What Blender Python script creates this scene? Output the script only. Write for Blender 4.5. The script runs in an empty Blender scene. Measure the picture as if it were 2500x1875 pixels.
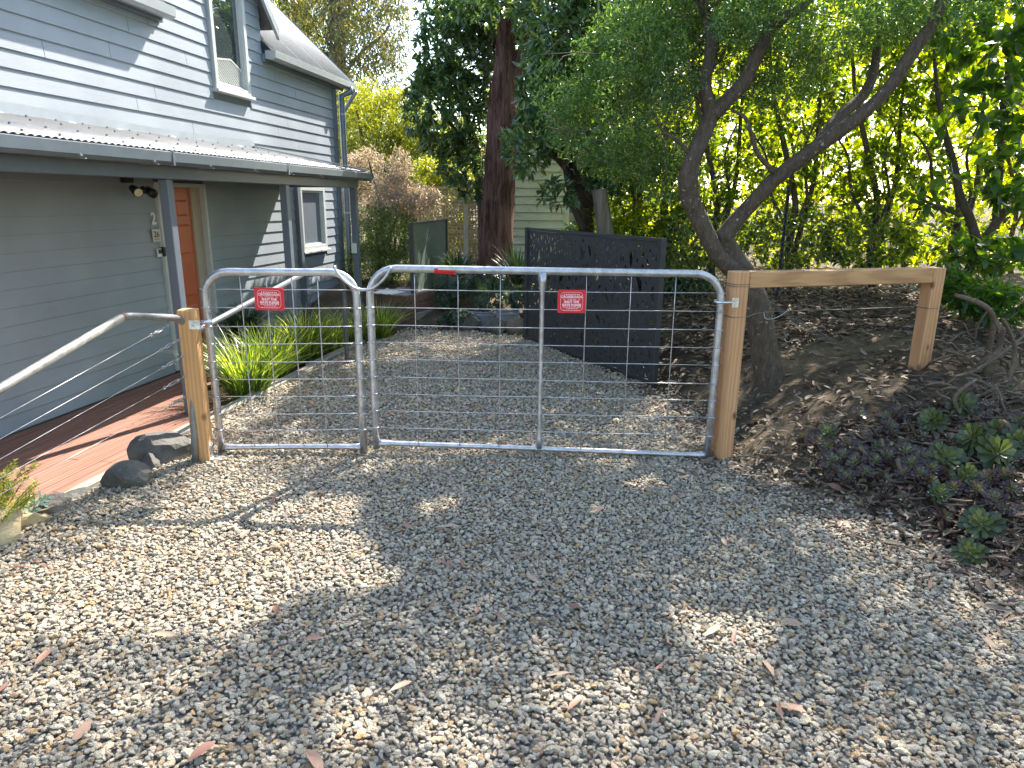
import bpy, math, random
import numpy as np
from mathutils import Vector, Matrix
from mathutils.geometry import delaunay_2d_cdt

rng = np.random.default_rng(7)
random.seed(7)
SC = bpy.context.scene

# ------------------------------------------------------------------ camera, light, exposure
F_PX, PITCH, ROLL, EYE = 1689.0, math.radians(14.87), math.radians(0.55), 1.85
AZ = math.radians(9.42)                      # bearing of the house wall
SUN_AZ, SUN_EL = math.radians(28.0), math.radians(45.0)
SUN = np.array([math.sin(SUN_AZ) * math.cos(SUN_EL), math.cos(SUN_AZ) * math.cos(SUN_EL), math.sin(SUN_EL)])

cam_d = bpy.data.cameras.new('camera')
cam = bpy.data.objects.new('camera', cam_d)
SC.collection.objects.link(cam)
cR, sR, cP, sP = math.cos(ROLL), math.sin(ROLL), math.cos(PITCH), math.sin(PITCH)
cam.matrix_world = Matrix(((cR, -sR, 0, 0), (sR * sP, cR * sP, -cP, 0), (sR * cP, cR * cP, sP, EYE), (0, 0, 0, 1)))
cam_d.sensor_width = 36.0
cam_d.lens = F_PX / 2500 * 36
cam_d.clip_start, cam_d.clip_end = 0.05, 2000
SC.camera = cam

world = bpy.data.worlds.new('World')
SC.world = world
world.use_nodes = True
wn = world.node_tree
bg = wn.nodes['Background']
sky = wn.nodes.new('ShaderNodeTexSky')
sky.sky_type = 'NISHITA'
sky.sun_disc = False
sky.sun_elevation, sky.sun_rotation = SUN_EL, SUN_AZ
sky.air_density, sky.dust_density, sky.ozone_density = 1.0, 1.0, 0.35
wn.links.new(sky.outputs[0], bg.inputs[0])
bg.inputs[1].default_value = 0.15

sl = bpy.data.lights.new('sun', 'SUN')
sl.energy, sl.angle, sl.color = 4.0, math.radians(0.53), (1.0, 0.93, 0.82)
sun = bpy.data.objects.new('sun', sl)
SC.collection.objects.link(sun)
sun.rotation_euler = Vector((-SUN[0], -SUN[1], -SUN[2])).to_track_quat('-Z', 'Y').to_euler()
sun.location = (4, 8, 12)
SC.view_settings.view_transform = 'Standard'
SC.view_settings.look = 'None'
SC.view_settings.gamma = 1.0
SC.view_settings.use_curve_mapping = False
SC.view_settings.exposure = 2.12
SC.render.engine = 'CYCLES'
SC.cycles.use_denoising = True
SC.cycles.max_bounces = 8
SC.cycles.transparent_max_bounces = 8
SC.cycles.sample_clamp_indirect = 6.0

# ------------------------------------------------------------------ helpers: from the photograph's pixels to the place
def ray(x, y):
    u, v = (x - 1250) / F_PX, -(y - 937.5) / F_PX
    u2, v2 = cR * u - sR * v, sR * u + cR * v
    return np.array([u2, cP + v2 * sP, -sP + v2 * cP])
def onz(x, y, z=0.0):
    d = ray(x, y); return d * ((z - EYE) / d[2]) + np.array([0, 0, EYE])
def onY(x, y, Y):
    d = ray(x, y); return d * (Y / d[1]) + np.array([0, 0, EYE])
HN = np.array([math.cos(AZ), -math.sin(AZ), 0]); HE = np.array([math.sin(AZ), math.cos(AZ), 0])
def onoff(x, y, off):                        # house coordinates (off, along, z)
    d = ray(x, y); p = d * (off / (HN @ d)) + np.array([0, 0, EYE])
    return np.array([off, p @ HE, p[2]])
def hw(off, s, z):
    return HN * off + HE * s + np.array([0, 0, z])
def pix(p):                                  # inverse of ray, arrays allowed
    p = np.asarray(p, float)
    d = p - np.array([0, 0, EYE])
    X, Yc, Z = d[..., 0], d[..., 1], d[..., 2]
    w = Yc * cP - Z * sP; v2 = Yc * sP + Z * cP
    w = np.where(np.abs(w) < 1e-6, 1e-6, w)
    u2, v2 = X / w, v2 / w
    return 1250 + F_PX * (cR * u2 + sR * v2), 937.5 - F_PX * (-sR * u2 + cR * v2)
def inpoly(px, py, poly):
    px, py = np.asarray(px), np.asarray(py); r = np.zeros(px.shape, bool); n = len(poly)
    for i in range(n):
        x1, y1 = poly[i]; x2, y2 = poly[(i + 1) % n]
        if y1 == y2: continue
        c = ((y1 > py) != (y2 > py)) & (px < (x2 - x1) * (py - y1) / (y2 - y1) + x1)
        r ^= c
    return r
def vnoise(p, f=1.0, seed=0):
    p = np.asarray(p, float) * f; r = 0
    for k, (a, b, c, ph) in enumerate(((1.0, 1.7, .6, .3), (-1.3, .8, 1.1, 1.9), (.5, -1.9, 1.4, 4.1), (2.1, .4, -1.7, 2.2), (-.7, 2.6, 2.0, 5.0))):
        r = r + np.sin(a * p[..., 0] + b * p[..., 1] + c * p[..., 2] + ph + seed * 1.37 * (k + 1))
    return r / 5

# ------------------------------------------------------------------ helpers: meshes
ORG = {}
class MB:
    def __init__(s): s.v = []; s.f = []; s.n = 0
    def add(s, v, f):
        v = [tuple(map(float, q)) for q in v]
        s.v += v; s.f += [tuple(i + s.n for i in q) for q in f]; s.n += len(v); return s
    def box(s, a, b, bev=0.0):
        x0, y0, z0 = a; x1, y1, z1 = b
        if bev <= 0:
            return s.add([(x0, y0, z0), (x1, y0, z0), (x1, y1, z0), (x0, y1, z0), (x0, y0, z1), (x1, y0, z1), (x1, y1, z1), (x0, y1, z1)],
                         [(0, 3, 2, 1), (4, 5, 6, 7), (0, 1, 5, 4), (1, 2, 6, 5), (2, 3, 7, 6), (3, 0, 4, 7)])
        c = Vector(((x0 + x1) / 2, (y0 + y1) / 2, (z0 + z1) / 2))
        return s.obox(c, (1, 0, 0), (0, 1, 0), (0, 0, 1), (x1 - x0) / 2, (y1 - y0) / 2, (z1 - z0) / 2, bev)
    def obox(s, c, ax, ay, az, hx, hy, hz, bev=0.0):
        c = np.array(c, float); ax, ay, az = (np.array(q, float) for q in (ax, ay, az))
        if bev <= 0:
            v = [c + ax * hx * i + ay * hy * j + az * hz * k for k in (-1, 1) for i, j in ((-1, -1), (1, -1), (1, 1), (-1, 1))]
            return s.add(v, [(0, 3, 2, 1), (4, 5, 6, 7), (0, 1, 5, 4), (1, 2, 6, 5), (2, 3, 7, 6), (3, 0, 4, 7)])
        b = min(bev, hx * .9, hy * .9, hz * .9)
        v = []; idx = {}
        for i in (-1, 1):
            for j in (-1, 1):
                for k in (-1, 1):
                    for m in range(3):
                        h = [hx - b, hy - b, hz - b]; h[m] += b
                        idx[(i, j, k, m)] = len(v)
                        v.append(c + ax * i * h[0] + ay * j * h[1] + az * k * h[2])
        f = []
        for m in range(3):
            o = [q for q in range(3) if q != m]
            for sg in (-1, 1):
                q4 = []
                for a_, b_ in ((-1, -1), (1, -1), (1, 1), (-1, 1)):
                    t = [0, 0, 0]; t[m] = sg; t[o[0]] = a_; t[o[1]] = b_; q4.append(idx[(*t, m)])
                if (sg > 0) != (m == 1): f.append(tuple(q4))
                else: f.append(tuple(q4[::-1]))
        for m in range(3):                    # bevel strips along axis m
            o = [q for q in range(3) if q != m]
            for a_ in (-1, 1):
                for b_ in (-1, 1):
                    t0 = [0, 0, 0]; t0[o[0]] = a_; t0[o[1]] = b_; t0[m] = -1; t1 = list(t0); t1[m] = 1
                    q4 = (idx[(*t0, o[0])], idx[(*t1, o[0])], idx[(*t1, o[1])], idx[(*t0, o[1])])
                    f.append(q4 if a_ * b_ * (1 if m != 1 else -1) > 0 else q4[::-1])
        for i in (-1, 1):
            for j in (-1, 1):
                for k in (-1, 1):
                    q3 = (idx[(i, j, k, 0)], idx[(i, j, k, 1)], idx[(i, j, k, 2)])
                    f.append(q3 if i * j * k > 0 else q3[::-1])
        return s.add(v, f)
    def beam(s, p, q, w, h, up=(0, 0, 1), bev=0.0):
        p, q = np.array(p, float), np.array(q, float); d = q - p; L = np.linalg.norm(d); d /= L
        u = np.array(up, float); x = np.cross(d, u); x /= np.linalg.norm(x); z = np.cross(x, d)
        return s.obox((p + q) / 2, x, d, z, w / 2, L / 2, h / 2, bev)
    def tube(s, pts, r, n=8, cap=True, wob=0.0, seed=0, fl=1.0):
        pts = np.array(pts, float); m = len(pts)
        r = np.full(m, float(r)) if np.isscalar(r) else np.array(r, float)
        T = np.gradient(pts, axis=0); T /= np.linalg.norm(T, axis=1)[:, None] + 1e-12
        up = np.array([0, 0, 1.0]) if abs(T[0][2]) < .9 else np.array([1.0, 0, 0])
        x = np.cross(up, T[0]); x /= np.linalg.norm(x); V = []
        for i in range(m):
            x = x - T[i] * (x @ T[i]); x /= np.linalg.norm(x) + 1e-12; y = np.cross(T[i], x)
            for k in range(n):
                a = 2 * math.pi * k / n
                rr = r[i] * (1 + wob * (math.sin(a * 3 + i * .7 + seed) * .5 + math.sin(a * 5 - i * 1.1 + seed * 2) * .3 + math.sin(a * 2 + i * .35) * .4)) if wob else r[i]
                V.append(pts[i] + x * math.cos(a) * rr + y * math.sin(a) * rr * fl)
        Fc = [(i * n + k, i * n + (k + 1) % n, (i + 1) * n + (k + 1) % n, (i + 1) * n + k) for i in range(m - 1) for k in range(n)]
        if cap: Fc += [tuple(range(n))[::-1], tuple((m - 1) * n + k for k in range(n))]
        return s.add(V, Fc)
    def build(s, name, mat, parent=None, smooth=False, loc=None):
        me = bpy.data.meshes.new(name)
        o0 = ORG[parent.name] if parent is not None else (np.array(loc, float) if loc is not None else np.array([0, 0, 0.]))
        me.from_pydata([(v[0] - o0[0], v[1] - o0[1], v[2] - o0[2]) for v in s.v], [], s.f)
        return link(name, me, mat, parent, smooth, o0)
def link(name, me, mat, parent, smooth, o0):
    me.materials.append(mat)
    if smooth: me.shade_smooth()
    o = bpy.data.objects.new(name, me); SC.collection.objects.link(o)
    if parent is not None: o.parent = parent
    else: o.location = o0
    ORG[o.name] = o0
    return o
def nmesh(name, V, Fc, mat, parent=None, loc=None, attr=None, smooth=False):      # fast numpy mesh, all faces with the same corner count
    V = np.asarray(V, np.float32); Fc = np.asarray(Fc, np.int32)
    o0 = ORG[parent.name] if parent is not None else (np.array(loc, float) if loc is not None else np.zeros(3))
    V = V - o0.astype(np.float32)
    me = bpy.data.meshes.new(name)
    me.vertices.add(len(V)); me.vertices.foreach_set('co', V.ravel())
    k = Fc.shape[1]
    me.loops.add(Fc.size); me.loops.foreach_set('vertex_index', Fc.ravel())
    me.polygons.add(len(Fc)); me.polygons.foreach_set('loop_start', np.arange(0, Fc.size, k, dtype=np.int32))
    me.polygons.foreach_set('loop_total', np.full(len(Fc), k, np.int32))
    me.update(calc_edges=True)
    if attr is not None:
        a = me.attributes.new('rnd', 'FLOAT', 'POINT'); a.data.foreach_set('value', np.asarray(attr, np.float32))
    return link(name, me, mat, parent, smooth, o0)
def thing(name, label, cat, loc=(0, 0, 0), group=None):
    o = bpy.data.objects.new(name, None); SC.collection.objects.link(o)
    o.location = loc; o.empty_display_size = .1; ORG[o.name] = np.array(loc, float)
    return tag(o, label, cat, group)
def tag(o, label=None, cat=None, group=None, kind=None):
    if label: o['label'] = label
    if cat: o['category'] = cat
    if group: o['group'] = group
    if kind: o['kind'] = kind
    return o
def copy_thing(root, loc, label=None):
    r = root.copy(); SC.collection.objects.link(r); r.location = loc
    if label: r['label'] = label
    for ch in root.children:
        c = ch.copy(); SC.collection.objects.link(c); c.parent = r
        for g in ch.children:
            d = g.copy(); SC.collection.objects.link(d); d.parent = c
    return r

# ------------------------------------------------------------------ materials
def M(name):
    m = bpy.data.materials.new(name); m.use_nodes = True
    return m, m.node_tree, m.node_tree.nodes['Principled BSDF']
def N(t, typ, **kw):
    n = t.nodes.new(typ)
    for k, v in kw.items():
        if k in n.inputs: n.inputs[k].default_value = v
        else: setattr(n, k, v)
    return n
def coords(t, scale=(1, 1, 1), kind='Object'):
    tc = t.nodes.new('ShaderNodeTexCoord'); mp = t.nodes.new('ShaderNodeMapping')
    mp.inputs['Scale'].default_value = scale; t.links.new(tc.outputs[kind], mp.inputs[0]); return mp.outputs[0]
def ramp(t, src, stops):
    r = t.nodes.new('ShaderNodeValToRGB'); e = r.color_ramp.elements
    while len(e) > 1: e.remove(e[-1])
    e[0].position = stops[0][0]; e[0].color = (*stops[0][1], 1)
    for p, c in stops[1:]:
        q = e.new(p); q.color = (*c, 1)
    t.links.new(src, r.inputs[0]); return r.outputs[0]
def g3(v): return (v, v, v)
def bump(t, b, src, dist, strength=1.0):
    n = N(t, 'ShaderNodeBump'); n.inputs['Distance'].default_value = dist; n.inputs['Strength'].default_value = strength
    t.links.new(src, n.inputs['Height']); t.links.new(n.outputs[0], b.inputs['Normal']); return n
def mixc(t, fac, a, b, mode='MIX'):
    m = t.nodes.new('ShaderNodeMix'); m.data_type = 'RGBA'; m.blend_type = mode
    for s_, v in ((m.inputs['Factor'], fac), (m.inputs[6], a), (m.inputs[7], b)):
        if hasattr(v, 'links'): t.links.new(v, s_)
        else: s_.default_value = v if not isinstance(v, tuple) else (*v, 1)
    return m.outputs[2]
def simple(name, col, rough=.6, metal=0.0, noise=.15, ns=8.0, bmp=0.0, spec=.5, scale=(1, 1, 1)):
    m, t, b = M(name)
    c = coords(t, scale)
    n = N(t, 'ShaderNodeTexNoise', Scale=ns, Detail=6.0, Roughness=.6); t.links.new(c, n.inputs['Vector'])
    t.links.new(ramp(t, n.outputs[0], [(.25, tuple(q * (1 - noise) for q in col)), (.75, tuple(min(1, q * (1 + noise)) for q in col))]), b.inputs['Base Color'])
    b.inputs['Roughness'].default_value = rough; b.inputs['Metallic'].default_value = metal
    b.inputs['Specular IOR Level'].default_value = spec
    if bmp: bump(t, b, n.outputs[0], bmp)
    return m
def board_paint(name, col, grain=.0016, wear=0.0, wearcol=(.3, .27, .2)):
    m, t, b = M(name)
    c = coords(t, (1, 1.2, 14))
    w = N(t, 'ShaderNodeTexNoise', Scale=9.0, Detail=5.0, Roughness=.65, Distortion=1.4); t.links.new(c, w.inputs['Vector'])
    big = N(t, 'ShaderNodeTexNoise', Scale=1.3, Detail=3.0); t.links.new(coords(t), big.inputs['Vector'])
    base = ramp(t, big.outputs[0], [(.3, tuple(q * .88 for q in col)), (.7, tuple(q * 1.1 for q in col))])
    if wear:
        wn_ = N(t, 'ShaderNodeTexNoise', Scale=2.2, Detail=9.0, Roughness=.75); t.links.new(coords(t, (1, 1, 4)), wn_.inputs['Vector'])
        fac = ramp(t, wn_.outputs[0], [(.56, (0, 0, 0)), (.62, g3(wear))])
        base = mixc(t, fac, base, wearcol)
    t.links.new(base, b.inputs['Base Color'])
    b.inputs['Roughness'].default_value = .5
    bump(t, b, w.outputs[0], grain)
    return m
def galv(name, v=.55, rough=.38, metal=.85, tint=(1, 1, 1.04), stains=True):
    m, t, b = M(name)
    n = N(t, 'ShaderNodeTexNoise', Scale=22.0, Detail=6.0, Roughness=.7); t.links.new(coords(t), n.inputs['Vector'])
    n2 = N(t, 'ShaderNodeTexNoise', Scale=60.0, Detail=3.0); t.links.new(coords(t, (1, 1, .3)), n2.inputs['Vector'])
    col = ramp(t, n.outputs[0], [(.3, tuple(v * .7 * q for q in tint)), (.52, tuple(v * q for q in tint)), (.72, tuple(min(1, v * 1.3) * q for q in tint))])
    if stains:
        col = mixc(t, ramp(t, n2.outputs[0], [(.66, (0, 0, 0)), (.74, g3(.5))]), col, (.62, .56, .45))
    t.links.new(col, b.inputs['Base Color'])
    b.inputs['Metallic'].default_value = metal
    t.links.new(ramp(t, n.outputs[0], [(.3, g3(rough - .08)), (.7, g3(rough + .14))]), b.inputs['Roughness'])
    bump(t, b, n.outputs[0], .0006)
    return m
def timber(name, axis=2, light=(.52, .32, .17), dark=(.33, .17, .08), knots=True, grey=0.0, fine=1.0):
    m, t, b = M(name)
    sc = [9.0, 9.0, 9.0]; sc[axis] = .7
    w = N(t, 'ShaderNodeTexNoise', Scale=2.2 * fine, Detail=5.0, Roughness=.6, Distortion=.6); t.links.new(coords(t, tuple(sc)), w.inputs['Vector'])
    wv = N(t, 'ShaderNodeTexWave', Scale=3.0 * fine, Distortion=7.0, Detail=3.0); wv.inputs['Detail Scale'].default_value = 1.2
    sc2 = [3.2, 3.2, 3.2]; sc2[axis] = .22; t.links.new(coords(t, tuple(sc2)), wv.inputs['Vector'])
    col = ramp(t, w.outputs[0], [(.3, dark), (.5, tuple((a + c) / 2 for a, c in zip(light, dark))), (.68, light)])
    col = mixc(t, .35, col, ramp(t, wv.outputs[0], [(.2, tuple(q * .75 for q in dark)), (.6, light), (1, tuple(min(1, q * 1.2) for q in light))]))
    if knots:
        sck = [6.0, 6.0, 6.0]; sck[axis] = 3.6
        v = N(t, 'ShaderNodeTexVoronoi', Scale=.9); v.feature = 'F1'; t.links.new(coords(t, tuple(sck)), v.inputs['Vector'])
        col = mixc(t, ramp(t, v.outputs['Distance'], [(.045, g3(.95)), (.08, g3(.6)), (.13, (0, 0, 0))]), col, (.12, .05, .025))
    if grey:
        gn = N(t, 'ShaderNodeTexNoise', Scale=5.0, Detail=6.0); t.links.new(coords(t), gn.inputs['Vector'])
        col = mixc(t, ramp(t, gn.outputs[0], [(.3, g3(grey * .4)), (.7, g3(grey))]), col, (.28, .27, .24))
    t.links.new(col, b.inputs['Base Color']); b.inputs['Roughness'].default_value = .72
    bump(t, b, w.outputs[0], .0018)
    return m
def leafmat(name, cols, trans=.35, tcol=None, rough=.38, spec=.5):
    m, t, b = M(name)
    a = t.nodes.new('ShaderNodeAttribute'); a.attribute_name = 'rnd'
    k = len(cols); col = ramp(t, a.outputs['Fac'], [(i / (k - 1), c) for i, c in enumerate(cols)])
    t.links.new(col, b.inputs['Base Color']); b.inputs['Roughness'].default_value = rough; b.inputs['Specular IOR Level'].default_value = spec
    tr = t.nodes.new('ShaderNodeBsdfTranslucent')
    tc = mixc(t, 1.0, col, tcol or (5.5, 5.0, 1.2), 'MULTIPLY')
    t.links.new(tc, tr.inputs[0])
    mx = t.nodes.new('ShaderNodeMixShader'); mx.inputs[0].default_value = trans
    t.links.new(b.outputs[0], mx.inputs[1]); t.links.new(tr.outputs[0], mx.inputs[2])
    t.links.new(mx.outputs[0], t.nodes['Material Output'].inputs[0])
    return m
def bark(name, dark, light, sc=(10, 10, 1.6), dist=.02, spots=0.0, ns=2.2):
    m, t, b = M(name)
    n = N(t, 'ShaderNodeTexNoise', Scale=ns, Detail=8.0, Roughness=.7, Distortion=.8); t.links.new(coords(t, sc), n.inputs['Vector'])
    v = N(t, 'ShaderNodeTexVoronoi', Scale=ns * 1.6); v.feature = 'DISTANCE_TO_EDGE'; t.links.new(coords(t, sc), v.inputs['Vector'])
    col = ramp(t, n.outputs[0], [(.3, dark), (.55, tuple((a + c) / 2 for a, c in zip(dark, light))), (.75, light)])
    if spots:
        s_ = N(t, 'ShaderNodeTexNoise', Scale=26.0, Detail=2.0); t.links.new(coords(t), s_.inputs['Vector'])
        col = mixc(t, ramp(t, s_.outputs[0], [(.66, (0, 0, 0)), (.72, g3(spots))]), col, (.42, .42, .36))
    t.links.new(col, b.inputs['Base Color']); b.inputs['Roughness'].default_value = .85; b.inputs['Specular IOR Level'].default_value = .25
    mm = t.nodes.new('ShaderNodeMath'); mm.operation = 'ADD'
    r1 = t.nodes.new('ShaderNodeMath'); r1.operation = 'MINIMUM'; r1.inputs[1].default_value = .25
    t.links.new(v.outputs['Distance'], r1.inputs[0]); t.links.new(r1.outputs[0], mm.inputs[0]); t.links.new(n.outputs[0], mm.inputs[1])
    bump(t, b, mm.outputs[0], dist)
    return m
def rockmat(name, a, c, ns=3.0, lichen=.3):
    m, t, b = M(name)
    n = N(t, 'ShaderNodeTexNoise', Scale=ns, Detail=9.0, Roughness=.68); t.links.new(coords(t), n.inputs['Vector'])
    n2 = N(t, 'ShaderNodeTexNoise', Scale=ns * 9, Detail=4.0); t.links.new(coords(t), n2.inputs['Vector'])
    col = ramp(t, n.outputs[0], [(.3, a), (.7, c)])
    col = mixc(t, ramp(t, n2.outputs[0], [(.68, (0, 0, 0)), (.73, g3(lichen))]), col, (.45, .45, .40))
    t.links.new(col, b.inputs['Base Color']); b.inputs['Roughness'].default_value = .8
    bump(t, b, n.outputs[0], .03)
    return m

PAINT = (.285, .318, .362)
mt = {}
mt['board'] = board_paint('painted weatherboard', PAINT)
mt['trim'] = simple('painted trim', (.20, .23, .26), .42, noise=.08)
mt['trim_light'] = simple('pale trim', (.50, .52, .50), .45, noise=.08)
mt['trim_dark'] = simple('verandah paint', (.135, .155, .185), .4, noise=.08)
mt['roof'] = galv('corrugated iron', .135, .5, .0, (.98, 1, 1.02), True)
mt['roof_main'] = galv('main roof iron', .20, .55, .0, (.98, 1, 1.02), True)
mt['flash'] = simple('painted flashing', (.30, .335, .37), .5, noise=.1)
mt['gutter'] = simple('gutter metal', (.17, .20, .235), .35, .3, .12)
mt['gutter_pale'] = simple('pale gutter metal', (.40, .43, .44), .38, .3, .12)
mt['galv'] = galv('galvanised pipe', .50, .38, .8)
mt['galv_old'] = galv('weathered galvanised pipe', .20, .5, .3, (1, 1, .94))
mt['pipe_grey'] = simple('dull grey pipe', (.17, .18, .20), .4, .5, .15)
mt['wire'] = galv('galvanised wire', .45, .4, .8, stains=False)
mt['wire_old'] = simple('rusted wire', (.16, .15, .14), .6, .5)
mt['door'] = simple('orange red door paint', (.52, .115, .045), .35, noise=.06)
mt['reveal'] = simple('door reveal', (.42, .33, .25), .5, noise=.06)
mt['post'] = timber('new timber post', 2, (.56, .31, .13), (.46, .24, .095))
mt['rail'] = timber('new timber rail', 0, knots=True)
mt['post_r'] = timber('pinkish timber post', 2, (.56, .31, .15), (.45, .22, .10))
mt['deck'] = timber('decking', 1, (.30, .15, .105), (.19, .08, .055), knots=False)
mt['deck_edge'] = timber('deck edge board', 1, (.42, .38, .26), (.28, .25, .17), knots=False)
mt['fascia'] = timber('deck fascia', 1, (.16, .12, .08), (.09, .065, .045), knots=False)
mt['sleeper'] = timber('weathered sleeper', 1, (.30, .27, .22), (.15, .13, .11), knots=False, grey=.5)
mt['rock_dark'] = rockmat('bluestone', (.045, .043, .040), (.15, .14, .12), 5.0, .5)
mt['rock_tan'] = rockmat('sandstone', (.34, .25, .12), (.55, .44, .26))
mt['rock_brown'] = rockmat('brown rock', (.09, .07, .05), (.2, .16, .11))
mt['panel'] = simple('charcoal powder coat', (.047, .048, .053), .5, .2, .12, 5)
mt['panel_green'] = simple('green powder coat', (.11, .15, .125), .5, .1, .1, 5)
mt['red'] = simple('red sign', (.60, .012, .028), .4, noise=.03)
mt['white'] = simple('white print', (.85, .62, .62), .5, noise=.02)
mt['white2'] = simple('white plastic', (.7, .7, .66), .4, noise=.05)
mt['steel'] = simple('brushed plate', (.42, .40, .36), .4, .3, .06)
mt['black'] = simple('black plastic', (.02, .02, .022), .4, noise=.1)
mt['ink'] = simple('dark print', (.03, .03, .035), .5, noise=.05)
mt['zinc'] = galv('zinc bracket', .7, .3, .85, (.95, 1.02, 1.05), False)
mt['lens'] = simple('lamp glass', (.75, .68, .5), .15, noise=.15, ns=30)
mt['soil'] = simple('garden soil', (.07, .052, .036), .95, noise=.5, ns=5, bmp=.03, spec=.2)
mt['shed'] = board_paint('flaking pale green paint', (.56, .60, .53), .003, .8, (.30, .25, .17))
mt['teal'] = simple('teal paint', (.05, .17, .19), .6, noise=.2)
mt['lattice'] = timber('treated lattice', 2, (.50, .39, .23), (.34, .25, .15), knots=False)
mt['greypot'] = simple('grey planter', (.16, .17, .19), .6, noise=.12)
mt['greenpot'] = simple('dark green pot', (.02, .05, .035), .35, noise=.1)
mt['cloth'] = simple('cream cloth', (.75, .72, .64), .8, noise=.05)
mt['boxwood'] = timber('brown planter boards', 0, (.20, .11, .07), (.11, .06, .04), knots=False)
mt['boxtop'] = timber('grey brown lid boards', 0, (.26, .23, .23), (.17, .15, .15), knots=False)
mt['bark_main'] = bark('fissured grey bark', (.045, .035, .026), (.17, .13, .095), (16, 16, 5), .012, .6, 2.4)
mt['bark_red'] = bark('stringy red bark', (.07, .034, .027), (.29, .15, .115), (11, 11, 1.3), .05, .0, 2.0)
mt['bark_dark'] = bark('dark smooth bark', (.05, .038, .028), (.12, .095, .07), (8, 8, 3), .012, .2)
mt['bark_gum'] = bark('gum bark', (.14, .11, .085), (.36, .31, .25), (7, 7, .7), .04, .0)
mt['stem'] = bark('succulent stem', (.07, .05, .034), (.20, .15, .11), (20, 20, 20), .004, .3)
mt['leaf_fine'] = leafmat('fine green leaves', [(.038, .082, .036), (.06, .12, .042), (.09, .16, .05), (.20, .27, .08)], .30, (3.0, 3.0, 1.0), .42)
mt['leaf_dark'] = leafmat('glossy dark leaves', [(.028, .065, .032), (.05, .10, .042), (.075, .135, .05), (.17, .22, .075)], .2, (3.5, 3.4, 1.0), .33, .6)
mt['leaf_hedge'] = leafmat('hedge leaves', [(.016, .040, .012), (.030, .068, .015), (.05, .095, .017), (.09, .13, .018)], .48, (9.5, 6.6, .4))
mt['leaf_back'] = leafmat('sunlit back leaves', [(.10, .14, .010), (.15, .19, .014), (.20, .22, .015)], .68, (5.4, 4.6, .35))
mt['leaf_big'] = leafmat('broad leaves', [(.018, .05, .015), (.030, .075, .02), (.048, .10, .024)], .38, (8, 6.0, .5), .36)
mt['leaf_gum'] = leafmat('gum leaves', [(.035, .048, .025), (.055, .072, .034), (.085, .10, .04), (.15, .15, .04), (.18, .12, .06)], .3, (3.2, 3.0, 1.2))
mt['leaf_gold'] = leafmat('golden leaves', [(.09, .12, .02), (.15, .18, .025), (.22, .24, .035), (.30, .29, .05)], .42, (2.6, 2.4, .5))
mt['leaf_purple'] = leafmat('dusky purple leaves', [(.14, .17, .08), (.26, .19, .19), (.40, .31, .32), (.46, .42, .38), (.19, .22, .10)], .3, (2.4, 2.0, 1.2))
mt['leaf_bush'] = leafmat('small bush leaves', [(.05, .085, .028), (.085, .13, .04), (.15, .20, .07), (.28, .30, .16)], .25, (3.0, 3.0, .8))
mt['blade'] = leafmat('strap leaves', [(.03, .07, .014), (.07, .125, .024), (.15, .21, .045), (.36, .40, .18)], .36, (3.0, 2.8, .7), .36)
mt['succ'] = leafmat('succulent leaves', [(.02, .045, .028), (.035, .07, .035), (.06, .10, .045)], .15, (3, 3, 1))
mt['aeo_green'] = leafmat('green rosette leaves', [(.028, .042, .015), (.048, .066, .022), (.09, .115, .038)], .2, (4, 4, .8), .35)
mt['aeo_dark'] = leafmat('purple rosette leaves', [(.030, .014, .016), (.055, .026, .022), (.075, .07, .035), (.12, .17, .06)], .15, (3, 2, 1), .3)
mt['grev'] = leafmat('yellow green needles', [(.10, .19, .03), (.20, .30, .05), (.32, .38, .08), (.42, .22, .12)], .35, (2.6, 2.4, .8))
mt['litter'] = leafmat('fallen leaves', [(.055, .034, .024), (.10, .065, .045), (.16, .11, .075), (.25, .19, .135), (.15, .065, .05)], .1, (2, 2, 1.5), .7)
mt['litter_pale'] = leafmat('dry fallen leaves', [(.20, .09, .06), (.28, .15, .10), (.36, .24, .16), (.40, .30, .20)], .1, (1.5, 1.4, 1.2), .6)

# window glass: opaque reflective pane, dark of the unlit room put into its colour
m, t, b = M('window glass'); b.inputs['Base Color'].default_value = (.05, .065, .065, 1); b.inputs['Roughness'].default_value = .02
b.inputs['Specular IOR Level'].default_value = 1.0; b.inputs['IOR'].default_value = 1.9
n = N(t, 'ShaderNodeTexNoise', Scale=1.2); t.links.new(coords(t), n.inputs['Vector']); bump(t, b, n.outputs[0], .004); mt['glass'] = m
m, t, b = M('frosted window glass'); n = N(t, 'ShaderNodeTexNoise', Scale=30.0, Detail=4.0); t.links.new(coords(t), n.inputs['Vector'])
t.links.new(ramp(t, n.outputs[0], [(.3, (.10, .11, .10)), (.7, (.16, .17, .155))]), b.inputs['Base Color'])
b.inputs['Roughness'].default_value = .12; bump(t, b, n.outputs[0], .002); mt['glass_low'] = m

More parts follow.
